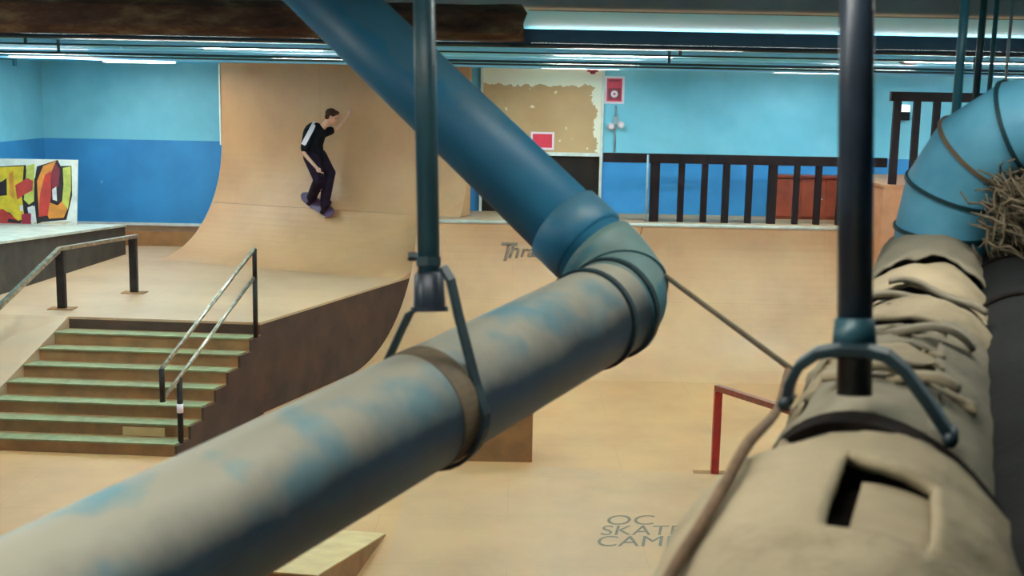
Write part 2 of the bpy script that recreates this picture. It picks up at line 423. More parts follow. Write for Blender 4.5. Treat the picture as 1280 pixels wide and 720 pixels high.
bm.faces.new((top[0][0], bot[0][0], bot[0][1], top[0][1])); bm.faces.new((top[N][0], top[N][1], bot[N][1], bot[N][0]))
mk('transition', bm, 'ramp', qp, smooth=False)
mk('deck', box(nb(), side_x(QY1) + .02, QXR, QY1 + .01, YB - .005, QH - .12, QH), 'platform', qp)
mk('coping', tube(nb(), [(side_x(QY1) + .05, QY1, QH + .005), (QXR - .01, QY1, QH + .005)], .03, 12), 'ledge_top', qp, smooth=True, label='pale worn coping pipe')
mk('deck_fascia', box(nb(), side_x(QY1) + .02, QXR, QY1 + .02, QY1 + .06, 0, QH - .125), 'riser', qp)
def text_mesh(s, size, shear=0, bold=0.0):
    cu = bpy.data.curves.new('tmp_text', 'FONT'); cu.body = s; cu.size = size; cu.shear = shear; cu.offset = bold
    o = bpy.data.objects.new('tmp_text', cu); col.objects.link(o)
    dg = bpy.context.evaluated_depsgraph_get(); dg.update()
    me = bpy.data.meshes.new_from_object(o.evaluated_get(dg)); bm = nb(); bm.from_mesh(me)
    bpy.data.objects.remove(o); bpy.data.meshes.remove(me); return bm
# lettering on the transition: map (u, v) to the curve
def arc_pt(s_from_top, off=.008):
    a0 = math.acos((QR - QH) / QR); a = a0 - s_from_top / QR
    y = QY0 + QR * math.sin(a); z = QR - QR * math.cos(a)
    return y - off * math.sin(a), z + off * math.cos(a)
x0 = aty(621, 310, 18.4).x
for s, size, dx, sv in (('T', .42, 0, .40), ('h', .34, .17, .35), ('rasher', .27, .36, .33)):
    bm = text_mesh(s, size, .25, .006)
    bmesh.ops.subdivide_edges(bm, edges=bm.edges, cuts=1)
    for v in bm.verts:
        y, z = arc_pt(sv + .2 - v.co.y); v.co = Vector((x0 + dx + v.co.x, y, z))
    mk('painted_lettering', bm, 'letter', qp, label='faded brown lettering')
# dark joint near the coping
q1, q2 = 0.02, .3
y1, z1 = arc_pt(.03, .004); y2, z2 = arc_pt(.26, .004); xs = aty(803, 285, y1).x
mk('panel_joint', strap(nb(), [(xs, y1, z1), (xs - .06, y2, z2)], Vector((1, 0, 0)), .025, .008), 'riser', qp)

# ------------------------------------------------------------------ tall wall ride ramp
th = math.radians(22); u2 = Vector((math.cos(th), -math.sin(th))); n2 = Vector((-math.sin(th), -math.cos(th)))
w0 = aty(277, 175, 21.5); W0 = Vector((w0.x, w0.y)); RR = 1.9
def s_for_px(px):
    lo, hi = 0, 8
    for _ in range(50):
        m_ = (lo + hi) / 2; q = W0 + u2 * m_; v = Vector((q.x, q.y, 3)) - CP
        if 640 + F * v.dot(RV) / v.dot(FWD) < px: lo = m_
        else: hi = m_
    return lo
SF = s_for_px(586)
def s_side(q):     # lateral distance at which the row meets the platform side line
    o = W0 + n2 * q
    # o.x + u.x s = RT.x + .375 (o.y + u.y s - RT.y)
    return (RT.x + .375 * (o.y - RT.y) - o.x) / (u2.x - .375 * u2.y)
wr = thing('wall_ride_ramp', 'tall curved tan wall ride ramp rising to the ceiling behind the skater', 'ramp', (-4, 19.5, PZ))
def ride_rows():
    rows = []
    for i in range(25):
        a = i / 24 * PI / 2; rows.append((RR - RR * math.sin(a), PZ + RR - RR * math.cos(a)))
    rows[0] = (RR, PZ + .004)
    return rows
rows = ride_rows()
low = [r for r in rows if r[1] < QH - .02]; high = [r for r in rows if r[1] >= QH - .02]
def q_at(z): return RR - math.sqrt(RR * RR - (PZ + RR - z) ** 2)
low.append((q_at(QH + .0), QH)); high.insert(0, (q_at(QH + .01), QH + .01)); high.append((0, 4.0)); high.append((0, CZ - .002))
def ride_part(rows, smax_fn, zb_):
    bm = nb(); T = []; Bk = []
    for q, z in rows:
        s1 = smax_fn(q); l = W0 + n2 * q; r = W0 + n2 * q + u2 * s1
        T.append((bm.verts.new((l.x, l.y, z)), bm.verts.new((r.x, r.y, z))))
        l = W0 - n2 * .08; r = W0 - n2 * .08 + u2 * smax_fn(-.08)
        Bk.append((bm.verts.new((l.x, l.y, z)), bm.verts.new((r.x, r.y, z))))
    for i in range(len(T) - 1):
        bm.faces.new((T[i][0], T[i][1], T[i + 1][1], T[i + 1][0])); bm.faces.new((Bk[i][0], Bk[i + 1][0], Bk[i + 1][1], Bk[i][1]))
        bm.faces.new((T[i][0], T[i + 1][0], Bk[i + 1][0], Bk[i][0])); bm.faces.new((T[i][1], Bk[i][1], Bk[i + 1][1], T[i + 1][1]))
    bm.faces.new((T[0][0], Bk[0][0], Bk[0][1], T[0][1])); bm.faces.new((T[-1][0], T[-1][1], Bk[-1][1], Bk[-1][0]))
    return bm
mk('curved_base', ride_part(low, s_side, PZ), 'ramp', wr)
mk('upright_face', ride_part(high, lambda q: SF, QH), 'ramp', wr)
l = W0 + n2 * .006
mk('edge_strip', strap(nb(), [(l.x - .012, l.y, 3.0), (l.x - .012, l.y, CZ - .01)], Vector((u2.x, u2.y, 0)), .025, .02), 'white_paint', wr, label='pale edge strip')

# ------------------------------------------------------------------ railings on decks
YR = 19.35
def ry(px, y, Y=YR): return aty(px, y, Y)
rl = thing('deck_railing', 'long dark wooden railing along the deck above the quarter pipe', 'railing', (ry(930, 272).x, YR, QH))
xa, xb = ry(754, 200).x, ry(1108, 204).x; zt = ry(930, 200).z
mk('top_rail', box(nb(), xa, xb, YR - .05, YR + .05, zt - .075, zt + .075), 'dark_wood', rl, bevel=.006)
for i, (px, w) in enumerate([(818, .15), (851, .1), (880, .1), (907, .11), (936, .1), (965, .14), (995, .09), (1022, .1), (1050, .1), (1079, .13)]):
    x = ry(px, 240).x
    mk('post' if w > .12 else 'baluster', box(nb(), x - w / 2, x + w / 2, YR - .04, YR + .04, QH, zt - .075), 'dark_wood', rl, bevel=.004)
x = ry(808, 235).x
mk('slim_post', tube(nb(), [(x, YR - .08, QH), (x, YR - .08, zt + .06)], .018, 8), 'grey_plastic', rl, smooth=True, label='slim pale metal post')

# high block at right with its own railing
HBY = 18.0
hx = aty(1105, 230, HBY).x; hz = aty(1115, 231, HBY).z
hb = thing('high_deck_block', 'orange plywood block of the higher deck at right end of the railing', 'platform', (hx + 1.2, 19, 0))
mk('block_body', box(nb(), hx, hx + 3.6, HBY, YB - .01, 0, hz - .04), 'orange_ply', hb)
mk('block_top', box(nb(), hx - .02, hx + 3.6, HBY - .03, YB - .01, hz - .04, hz), 'orange_ply', hb)
hr = thing('high_deck_railing', 'short dark wooden railing on the higher deck left of the blue pipe bend', 'railing', (hx + 1, HBY + .1, hz))
YH = HBY + .1; x0_, x1_ = aty(1113, 120, YH).x, hx + 3.5; zt2 = aty(1150, 121, YH).z
mk('top_rail', box(nb(), x0_, x1_, YH - .05, YH + .05, zt2 - .07, zt2 + .07), 'dark_wood', hr, bevel=.006)
for i in range(11):
    w = .1 if i else .11; x = aty(1119, 170, YH).x + i * .295
    mk('baluster', box(nb(), x - w / 2, x + w / 2, YH - .04, YH + .04, hz, zt2 - .07), 'dark_wood', hr, bevel=.004)

# cabinet behind railing
cbx0, cbx1 = aty(968, 240, 20.2).x, aty(1062, 240, 20.2).x; cz1 = aty(1010, 222, 20.2).z
cb = thing('wooden_cabinet', 'red-brown low wooden cabinet against the blue wall behind the deck railing', 'cabinet', ((cbx0 + cbx1) / 2, 20.3, QH))
mk('body', box(nb(), cbx0, cbx1, 20.15, YB - .01, QH, cz1), 'red_wood', cb, bevel=.01)
mk('cabinet_top', box(nb(), cbx0 - .02, cbx1 + .02, 20.1, YB - .01, cz1, cz1 + .03), 'red_wood', cb)
wd = (cbx1 - cbx0) / 3
for i in range(3):
    d_ = mk('cabinet_door', box(nb(), cbx0 + i * wd + .02, cbx0 + (i + 1) * wd - .02, 20.12, 20.15, QH + .05, cz1 - .03), 'red_wood', cb, bevel=.006)
    mk('knob', ellipsoid(nb(), (cbx0 + (i + .85) * wd, 20.1, (QH + cz1) / 2), .015, .02, .015, seg=10), 'ledge_top', d_, smooth=True)

# ------------------------------------------------------------------ boarded doorway on the back wall
dx0, dx1 = aty(600, 180, YB).x, aty(753, 180, YB).x
zm = aty(680, 192, YB).z; ztp = CZ - .02
dr = thing('boarded_doorway', 'boarded doorway with patchy tan panel above dark lower half', 'door', ((dx0 + dx1) / 2, YB - .05, QH))
f_ = .045
def t_panel():
    t = NT('patchy_tan_panel', .7)
    sp = t.n('ShaderNodeSeparateXYZ'); t.l(t.g.outputs['Position'], sp.inputs[0])
    nz = t.noise(4.5, 5, .6)
    g1 = t.n('ShaderNodeMath', operation='MULTIPLY_ADD'); t.l(nz, g1.inputs[0]); g1.inputs[1].default_value = .35; t.l(sp.outputs['Z'], g1.inputs[2])
    top_ = t.ramp(g1.outputs[0], [(0, K4), (1, K4)])
    gt = t.n('ShaderNodeMath', operation='GREATER_THAN'); t.l(g1.outputs[0], gt.inputs[0]); gt.inputs[1].default_value = 4.33
    g2 = t.n('ShaderNodeMath', operation='MULTIPLY_ADD'); t.l(t.noise(3.2, 5, .7), g2.inputs[0]); g2.inputs[1].default_value = .55; t.l(sp.outputs['X'], g2.inputs[2])
    gt2 = t.n('ShaderNodeMath', operation='GREATER_THAN'); t.l(g2.outputs[0], gt2.inputs[0]); gt2.inputs[1].default_value = dx1 + .12
    mx = t.n('ShaderNodeMath', operation='MAXIMUM'); t.l(gt.outputs[0], mx.inputs[0]); t.l(gt2.outputs[0], mx.inputs[1])
    b = t.ramp(t.noise(1.5, 4), [(.3, (172, 126, 80)), (.7, (190, 144, 96))])
    sp2 = t.ramp(t.noise(8, 2, .4), [(.72, K4), (.74, (.8, .8, .8, 1))])
    b = t.mix(sp2, b, (226, 208, 176))
    return t.done(t.mix(mx.outputs[0], b, (240, 228, 200)))
M['patchy'] = t_panel()
mk('upper_panel', box(nb(), dx0 + f_, dx1 - f_, YB - .05, YB - .002, zm + .03, ztp), 'patchy', dr, label='tan panel with ragged white paint')
mk('lower_opening', box(nb(), dx0 + f_, dx1 - f_, YB - .03, YB - .002, QH, zm - .03), 'void', dr, label='dark sheet standing in for the unlit lower opening')  # flat dark board carries the shade of the open lower half
bm = nb(); box(bm, dx0, dx0 + f_, YB - .08, YB - .002, QH, ztp); box(bm, dx1 - f_, dx1, YB - .08, YB - .002, QH, ztp); box(bm, dx0 + f_, dx1 - f_, YB - .08, YB - .002, zm - .03, zm + .03)
mk('door_frame', bm, 'white_paint', dr)
# red notice on the panel
c = aty(678, 176, YB - .06)
sg = thing('red_notice', 'small red square notice with pale border on the tan panel', 'sign', (c.x, YB - .055, c.z - .15))
mk('backing', box(nb(), c.x - .2, c.x + .2, YB - .062, YB - .0505, c.z - .15, c.z + .15), 'sign_white', sg)
mk('red_field', box(nb(), c.x - .165, c.x + .165, YB - .068, YB - .0625, c.z - .115, c.z + .115), 'sign_red', sg)
# maroon hook at top
c = aty(741, 88, YB - .1)
bm = nb(); obox(bm, (c.x, YB - .085, c.z), Vector((1, 0, 0)), Vector((0, 1, 0)), Vector((0, 0, 1)), .09, .03, .025); ellipsoid(bm, (c.x, YB - .1, c.z - .03), .05, .03, .035)
mk('maroon_bell', bm, 'sign_dark', None, label='small maroon alarm bell at top right corner of boarded doorway', cat='alarm', smooth=False)
# fire alarm sign
YS = YB - .012
fs = thing('fire_alarm_sign', 'red and white fire alarm sign high on wall right of doorway', 'sign', aty(768, 128, YS))
def rect_px(x0, y0, x1, y1, Y, d):
    a = aty(x0, y0, Y); b = aty(x1, y1, Y); return box(nb(), min(a.x, b.x), max(a.x, b.x), Y - d, Y, min(a.z, b.z), max(a.z, b.z))
mk('backing', rect_px(756, 95, 780, 130, YB - .002, .012), 'sign_white', fs)
mk('red_field', rect_px(759, 98, 777, 127, YB - .014, .004), 'sign_red', fs)
mk('word_bar', rect_px(761, 100, 775, 102, YB - .018, .003), 'sign_dark', fs)
mk('symbol_panel', rect_px(760.5, 110, 775.5, 125, YB - .018, .003), 'sign_dark', fs)
c = aty(768, 117.5, YB - .024)
bm = nb(); bmesh.ops.create_cone(bm, cap_ends=True, segments=24, radius1=.06, radius2=.06, depth=.006, matrix=Matrix.Translation((c.x, YB - .025, c.z)) @ Matrix.Rotation(PI / 2, 4, 'X'))
sy = mk('bell_symbol', bm, 'sign_white', fs)
bm = nb(); bmesh.ops.create_cone(bm, cap_ends=True, segments=16, radius1=.02, radius2=.02, depth=.004, matrix=Matrix.Translation((c.x, YB - .03, c.z)) @ Matrix.Rotation(PI / 2, 4, 'X'))
mk('symbol_dot', bm, 'sign_red', sy)
# twin emergency lamp and conduit
c = aty(770, 156, YB - .1)
el = thing('emergency_lamp', 'small twin-head emergency lamp below the fire alarm sign', 'lamp', (c.x, YB - .05, c.z))
mk('housing', box(nb(), c.x - .05, c.x + .05, YB - .07, YB - .002, c.z, c.z + .14), 'grey_plastic', el, bevel=.008)
for sx in (-1, 1):
    bm = nb(); bmesh.ops.create_cone(bm, cap_ends=True, segments=20, radius1=.065, radius2=.04, depth=.08, matrix=Matrix.Translation((c.x + sx * .085, YB - .12, c.z - (.03 if sx < 0 else -.0))) @ Matrix.Rotation(PI / 2, 4, 'X'))
    mk('lamp_head', bm, 'sign_white', el, smooth=False)
a = aty(770, 132, YB - .03); b = aty(768, 190, YB - .03)
mk('conduit', tube(nb(), [(a.x, YB - .022, a.z), (b.x, YB - .022, b.z)], .018, 8), 'grey_plastic', el, smooth=True)
# wall column beside the doorway
a = aty(754, 180, YB).x; b = aty(762, 180, YB).x
mk('trim_2', box(nb(), a, b, YB - .0018, YB - .001, QH, CZ), 'wall', kind='structure')
# small lamp/box on back wall seen through high railing
c = aty(1132, 140, YB - .1)
wl = thing('exit_light_box', 'small box light on the cyan wall seen through the higher railing', 'lamp', (c.x, YB - .05, c.z - .12))
mk('housing', box(nb(), c.x - .08, c.x + .08, YB - .1, YB - .002, c.z - .14, c.z), 'black', wl, bevel=.01)
em = NT('lit_diffuser'); em.b.inputs['Emission Color'].default_value = (1, .97, .95, 1); em.b.inputs['Emission Strength'].default_value = 1.2; M['diff'] = em.done((240, 240, 240))
mk('diffuser', box(nb(), c.x - .07, c.x + .07, YB - .11, YB - .01, c.z + .002, c.z + .12), 'diff', wl, bevel=.01)
# teal valve at far left
c = aty(8, 73, 21)
vb = thing('wall_valve', 'small teal pipe valve on the left wall below the ceiling', 'valve', (XL + .05, 20.5, c.z - .1))
yv = 20.6
mk('valve_body', tube(nb(), [(XL + .002, yv, c.z), (XL + .32, yv, c.z)], .03, 10), 'teal_metal', vb, smooth=True)
mk('valve_wheel', tube(nb(), [(XL + .3, yv, c.z - .13), (XL + .3, yv, c.z + .13)], .035, 10), 'teal_metal', vb, smooth=True)

# ------------------------------------------------------------------ rails for skating
def railtube(bm, pts, r): return tube(bm, pts, r, 10)
# double-bar handrail on the right of the stairs
hrail = thing('double_handrail', 'double-bar steel handrail running down the right side of the steps', 'handrail', (-3.5, 13.5, 0))
f1 = aty(313, 420, 14.30); g1_ = atz(223, 567, 0.0)
f1.z = PZ - RS
t1 = aty(318, 311, f1.y); t1b = aty(318, 346, f1.y)
b1 = aty(202, 461, g1_.y - .3); b1b = aty(203, 500, g1_.y - .3)
mk('upper_bar', railtube(nb(), [t1, b1], .024), 'rail_steel', hrail, smooth=True)
mk('lower_bar', railtube(nb(), [t1b, b1b], .022), 'rail_steel', hrail, smooth=True)
mk('end_post', railtube(nb(), [t1, (t1.x, t1.y, t1b.z - .02)], .028), 'rail_post', hrail, smooth=True)
mk('end_post', railtube(nb(), [b1, (b1.x, b1.y, b1b.z - .02)], .03), 'rail_post', hrail, smooth=True)
mk('leg', railtube(nb(), [(t1.x, f1.y, PZ - RS), (t1.x, f1.y, t1b.z)], .03), 'rail_post', hrail, smooth=True)
k_ = (t1b - b1b); tt = (g1_.y - b1b.y) / k_.y; jz = b1b + k_ * tt
lg2 = mk('leg', railtube(nb(), [(jz.x, g1_.y, 0), (jz.x, g1_.y, jz.z)], .032), 'rail_post', hrail, smooth=True)
zz = aty(223, 510, g1_.y).z
mk('tape_band', railtube(nb(), [(jz.x, g1_.y, zz - .05), (jz.x, g1_.y, zz + .05)], .035), 'sign_white', lg2, smooth=True, label='white tape band')
# kinked rail on the left
kr = thing('kinked_rail', 'kinked steel grind rail on two dark posts left of the steps', 'rail', (-5.6, 15.6, PZ))
ra_ = atz(168, 366, PZ); rb_ = atz(78, 386, PZ)
zt3 = aty(168, 296, ra_.y).z; zt4 = aty(76, 311, rb_.y).z
pts = [(ra_.x + .03, ra_.y + .08, zt3), (rb_.x, rb_.y, zt4)]
dn = (Vector(pts[1]) - Vector(pts[0])); dn.z = 0; dn.normalize()
e_ = Vector(pts[1]) + dn * 2.2; e_.z = zt4 - 2.2 * .55
mk('rail_bar', strap(nb(), [pts[0], pts[1], e_], Vector((dn.y, -dn.x, 0)), .065, .05), 'rail_steel', kr)
mk('post', box(nb(), ra_.x - .05, ra_.x + .05, ra_.y - .04, ra_.y + .04, PZ, zt3 - .025), 'rail_post', kr)
mk('post', box(nb(), rb_.x - .05, rb_.x + .05, rb_.y - .04, rb_.y + .04, PZ, zt4 - .025), 'rail_post', kr)
for q in (ra_, rb_): mk('foot_plate', box(nb(), q.x - .16, q.x + .16, q.y - .1, q.y + .1, PZ, PZ + .012), 'riser', kr)
# third post on the floor side of the incline
e2 = Vector(pts[1]).lerp(e_, .93)
mk('post', box(nb(), e2.x - .04, e2.x + .04, e2.y - .04, e2.y + .04, 0, e2.z - .02), 'rail_post', kr)
# red flat rail on the floor
rr = thing('red_rail', 'red square-tube grind rail on the floor beside the tan duct', 'rail', atz(893, 592, 0))
g0 = atz(893, 592, 0); tz = aty(893, 485, g0.y).z
d2 = (atz(955, 612, 0) - g0); 
e = aty(952, 503, g0.y - .55)
dd = Vector((e.x - g0.x, e.y - g0.y, 0)); e3 = g0 + dd * 2.6; 
mk('post', box(nb(), g0.x - .04, g0.x + .04, g0.y - .04, g0.y + .04, 0, tz - .03), 'red_metal', rr)
mk('rail_bar', strap(nb(), [(g0.x - dd.x * .04, g0.y - dd.y * .04, tz), (e3.x, e3.y, tz)], Vector((0, 0, 1)), .06, .07), 'red_worn', rr)
mk('post', box(nb(), e3.x - .09, e3.x - .01, e3.y - .0, e3.y + .08, 0, tz - .03), 'red_metal', rr)
mk('foot_plate', box(nb(), g0.x - .22, g0.x + .12, g0.y - .08, g0.y + .08, 0, .01), 'riser', rr)
g5 = atz(1276, 545, 0); 
mk('red_post', box(nb(), g5.x - .045, g5.x + .045, g5.y - .045, g5.y + .045, 0, .62), 'red_metal', None, label='red steel post on the floor at right edge beyond the dark duct', cat='post', bevel=.008)

# ------------------------------------------------------------------ boxes on the floor
a = atz(616, 578, 0); b = atz(665, 578, 0); z_ = .55
kb = thing('grind_box', 'small brown plywood grind box on the floor beyond the large pipe', 'box', ((a.x + b.x) / 2 - .3, a.y + .3, 0))
mk('box_body', box(nb(), b.x - 1.0, b.x, b.y, b.y + .45, 0, z_), 'riser', kb, bevel=.004)
mk('box_top', box(nb(), b.x - 1.02, b.x + .01, b.y - .01, b.y + .46, z_, z_ + .03), 'ply', kb)
# launch wedge bottom centre
w_t = atz(482, 669, 0); w_b = atz(444, 722, 0); dirw = Vector((w_b.x - w_t.x, w_b.y - w_t.y, 0)).normalized()
pw = Vector((-dirw.y, dirw.x, 0)); pw = pw if pw.x < 0 else -pw
L = 2.0; hh = .42
wg = thing('launch_wedge', 'low plywood launch wedge on the floor at bottom centre under the large pipe', 'ramp', w_t)
p0 = w_t; p1 = w_t + dirw * L; 
v = [p0, p1, p1 + pw * 1.3, p0 + pw * 1.3]
mk('wedge_sides', hexa(nb(), v, [v[0] + Vector((0, 0, .004)), v[1] + Vector((0, 0, hh)), v[2] + Vector((0, 0, hh)), v[3] + Vector((0, 0, .004))]), 'riser', wg)
o2 = Vector((0, 0, .012)); q = [v[0] + Vector((0, 0, .006)), v[1] + Vector((0, 0, hh + .002)), v[2] + Vector((0, 0, hh + .002)), v[3] + Vector((0, 0, .006))]
mk('wedge_top', hexa(nb(), q, [x_ + o2 for x_ in q]), 'ply', wg)
# low floor sheet (manual pad top) with lettering
s1, s2 = atz(668, 584, 0), atz(960, 599, 0)
pad = thing('floor_pad', 'thin greyish-tan sheet lying on the floor with stencilled camp lettering', 'floor sheet', (s1.x + 1, s1.y - 2, 0))
M['pad'] = wood_sheet('greyish_floor_sheet', (178, 122, 76), (161, 108, 66), .1)
mk('pad_sheet', prism(nb(), [(w_t.x + .08, s1.y - 3.7), (s1.x + 3.0, s1.y - 3.7), (s2.x + .4, s2.y), (s1.x, s1.y), (w_t.x + .08, s1.y - .02)], .0005, .014), 'pad', pad)
def floor_text(s, xl_, yb, xr_, yt):
    bm = text_mesh(s, 1, .0, .0); xs = [v.co.x for v in bm.verts]; ys = [v.co.y for v in bm.verts]
    x0, x1, y0, y1 = min(xs), max(xs), min(ys), max(ys)
    a = atz(xl_, yb, 0); b = atz(xr_, yb, 0); t = atz(xl_ + 4, yt, 0)
    for v in bm.verts:
        fu = (v.co.x - x0) / (x1 - x0); fv = (v.co.y - y0) / (y1 - y0)
        q = a + (b - a) * fu + (t - a) * fv; v.co = Vector((q.x, q.y, .0165))
    mk('stencilled_lettering', bm, 'letter', pad, label='brown stencilled lettering')
floor_text('OC', 757, 658, 816, 646)
floor_text('SKATE', 750, 671, 852, 659)
floor_text('CAMP', 745, 685, 850, 672)

# ------------------------------------------------------------------ ceiling steel, joists, conduits, tubes
def bar_x(name, mat, Y, zc, hz_, hy, x0, x1, label, cat, group=None, sl=0.0):
    bm = hexa(nb(), [(x0, Y - hy, zc - hz_ - sl), (x1, Y - hy, zc - hz_ + sl), (x1, Y + hy, zc - hz_ + sl), (x0, Y + hy, zc - hz_ - sl)],
              [(x0, Y - hy, zc + hz_ - sl), (x1, Y - hy, zc + hz_ + sl), (x1, Y + hy, zc + hz_ + sl), (x0, Y + hy, zc + hz_ - sl)])
    return mk(name, bm, mat, None, label=label, cat=cat, group=group)
def ibeam(name, mat, Y, z0, z1, w, x0, x1, label, cat):
    bm = nb(); t_ = .014
    box(bm, x0, x1, Y - w / 2, Y + w / 2, z0, z0 + t_); box(bm, x0, x1, Y - w / 2, Y + w / 2, z1 - t_, z1); box(bm, x0, x1, Y - .006, Y + .006, z0 + t_, z1 - t_)
    return mk(name, bm, mat, None, label=label, cat=cat)
zb7 = aty(640, 58, 8.4).z; zt7 = CZ - .001
box_b = box(nb(), XL + .02, XR - .02, 8.4, 8.6, zb7, CZ - .001)
mk('ceiling_beam', box_b, 'beam', None, label='dark steel ceiling beam crossing the whole view', cat='beam', bevel=.01)
zb5 = aty(640, 10, 5.3).z
mk('ceiling_beam', box(nb(), XL + .02, XR - .02, 5.25, 5.4, zb5, CZ - .001), 'grey_beam', None, label='grey ceiling beam at the very top edge, nearest of the plain beams', cat='beam', bevel=.01)
# rusty broken beam
YRu = 4.7; zr0 = aty(500, 49, YRu).z; zr1 = aty(500, 4, YRu).z; xr = aty(652, 30, YRu).x
bm = nb(); NX = 90; x0 = XL + .05
rings = []
for i in range(NX + 1):
    x = x0 + (xr - x0) * (i / NX) ** .6
    pr_ = []
    for k in range(12):
        a = 2 * PI * k / 12; cy, cz_ = math.cos(a), math.sin(a)
        m_ = max(abs(cy), abs(cz_)); sy_, sz_ = cy / m_ * .07, cz_ / m_ * (zr1 - zr0) / 2
        nn = noise.noise(Vector((x * 5, cy * 1.5, cz_ * 1.5))) * .010
        xx = x + (noise.noise(Vector((cy * 2, cz_ * 3, 4.2))) * .05 if i > NX - 3 else 0)
        pr_.append(bm.verts.new((xx, YRu + sy_ + nn, (zr0 + zr1) / 2 + sz_ + nn)))
    rings.append(pr_)
for a_, b_ in zip(rings, rings[1:]):
    for k in range(12): bm.faces.new((a_[k], a_[(k + 1) % 12], b_[(k + 1) % 12], b_[k]))
bm.faces.new(rings[0][::-1]); bm.faces.new(rings[-1])
rb = mk('rusty_beam', bm, 'rusty', None, label='rusty flaking brown beam ending in a broken edge at top left', cat='beam')
for x in (-3.2, -1.9, -.55):
    mk('hanger_plate', box(nb(), x - .03, x + .03, YRu - .01, YRu + .01, zr1 - .02, CZ), 'rusty', rb)
# joists and conduits further back
gJ = 'pale joists across the far ceiling'
for i, Y in enumerate((12.2, 15.6, 18.6)):
    mk('ceiling_joist', box(nb(), XL + .02, XR - .02, Y - .05, Y + .05, CZ - .05, CZ - .001), 'joist', None,
       label='pale cyan ceiling joist crossing the far ceiling beyond the dark beam', cat='joist', group=gJ)
def conduit(px0, py0, px1, py1, Y, r, mat, label):
    z0_ = aty(px0, py0, Y).z; z1_ = aty(px1, py1, Y).z; zc = (z0_ + z1_) / 2
    o = mk('ceiling_conduit', tube(nb(), [(XL + .01, Y, zc), (XR - .01, Y, zc)], r, 10), mat, None, smooth=True, label=label, cat='pipe')
    for x in (-7.5, -4.5, -1.5, 1.5, 4.5, 7.5):
        mk('clip', strap(nb(), [(x, Y, zc + r * .8), (x, Y, CZ)], Vector((1, 0, 0)), .03, .006), mat, o)
conduit(640, 77, 640, 77, 12.0, .013, 'conduit_dark', 'dark thin conduit running along the ceiling just above the tan panel top')
conduit(640, 66, 640, 66, 11.2, .008, 'conduit_dark', 'thin dark conduit just below the lowest edge of the dark beam')
conduit(640, 71, 640, 71, 13.9, .008, 'joist', 'thin pale conduit between the two dark conduits on the ceiling')
conduit(1150, 90, 1150, 90, 18.2, .022, 'conduit_dark', 'dark conduit running close to the back wall under the ceiling')
# round ceiling detector
c = aty(1137, 67, 12.8)
mk('ceiling_detector', ellipsoid(nb(), (c.x, 12.8, CZ - .03), .11, .11, .035), 'black', None, smooth=True, label='round dark detector dome on the ceiling above the higher railing', cat='detector')

tm = NT('lit_fluorescent_tube'); tm.b.inputs['Emission Color'].default_value = (1, .93, .80, 1); tm.b.inputs['Emission Strength'].default_value = 6.0; M['tubelit'] = tm.done((250, 250, 245))
def fixture(x, Y, lbl, power, up=.35, grp='fluorescent ceiling lights'):
    t_ = thing('ceiling_light', lbl, 'light', (x, Y, CZ - .06), grp)
    mk('housing', box(nb(), x - .62, x + .62, Y - .05, Y + .05, CZ - .02, CZ - .001), 'white_paint', t_)
    for s in (-1, 1): mk('lamp_tube', tube(nb(), [(x - .6, Y + s * .03, CZ - .033), (x + .6, Y + s * .03, CZ - .033)], .012, 8), 'tubelit', t_, smooth=True)
    for e, rx_, dz in ((power, 0, .052), (power * up, PI, .13)):  # second lamp points up, added to brighten the ceiling
        ld = bpy.data.lights.new('light', 'AREA'); ld.shape = 'RECTANGLE'; ld.size = 1.2; ld.size_y = .10 if rx_ == 0 else .3; ld.energy = e; ld.color = (1, .92, .80) if Y < 5 else LC
        lo = bpy.data.objects.new('light', ld); col.objects.link(lo); lo.location = (x, Y, CZ - dz); lo.rotation_euler = (rx_, 0, 0)
        lo.parent = t_; lo.matrix_parent_inverse = Matrix.Translation(-WL[t_.name])
LC = (1, .935, .865)
PW = 38
for Y in (8.78, 12.55, 15.9, 18.9):
    for x in (-6.2, -2.6, 1.0, 4.6, 8.0):
        if Y > 18 and -3 < x < 0: continue
        fixture(x, Y, 'slim twin-tube fluorescent light fixed to the cyan ceiling', PW * (.6 if Y > 18 or Y < 6 else 1) * (1.5 if x < -5 and Y > 11 else 1), 5.5 if Y < 11 else 3.6)
fixture(-6.4, 20.7, 'fluorescent light on the ceiling near the left end of the blue wall', 30, .8, 'lights near the left blue wall')
fixture(-7.0, 18.3, 'added fill light on the ceiling above the graffiti board', 20, .8, 'lights near the left blue wall')  # added to lift the dim left wall
def trough(x, Y, z, sgn, lab, e):  # uplights added on the beams only to brighten the ceiling strip
    t_ = thing('fill_trough_light', lab, 'light', (x, Y, z), 'added fill trough lights on the beams' + (' behind' if sgn > 0 else ' in front'))
    bm = nb(); box(bm, x - 1.75, x + 1.75, Y - .04, Y + .04, z, z + .008); box(bm, x - 1.75, x + 1.75, Y + sgn * .04 - .003, Y + sgn * .04 + .003, z, z + .02)
    for xb in (-1.5, 0, 1.5): box(bm, x + xb - .03, x + xb + .03, Y - sgn * .04 - .002, Y - sgn * .04 + .002, z, CZ - .001)
    mk('fill_trough_body', bm, 'beam', t_)
    mk('lamp_tube', tube(nb(), [(x - 1.7, Y, z + .016), (x + 1.7, Y, z + .016)], .006, 8), 'tubelit', t_, smooth=True)
    ld = bpy.data.lights.new('light', 'AREA'); ld.shape = 'RECTANGLE'; ld.size = 3.4; ld.size_y = .03; ld.energy = e; ld.color = LC
    lo = bpy.data.objects.new('light', ld); col.objects.link(lo); lo.location = (x, Y, z + .032); lo.rotation_euler = (PI + sgn * math.radians(-55), 0, 0)
    lo.parent = t_; lo.matrix_parent_inverse = Matrix.Translation(-WL[t_.name])
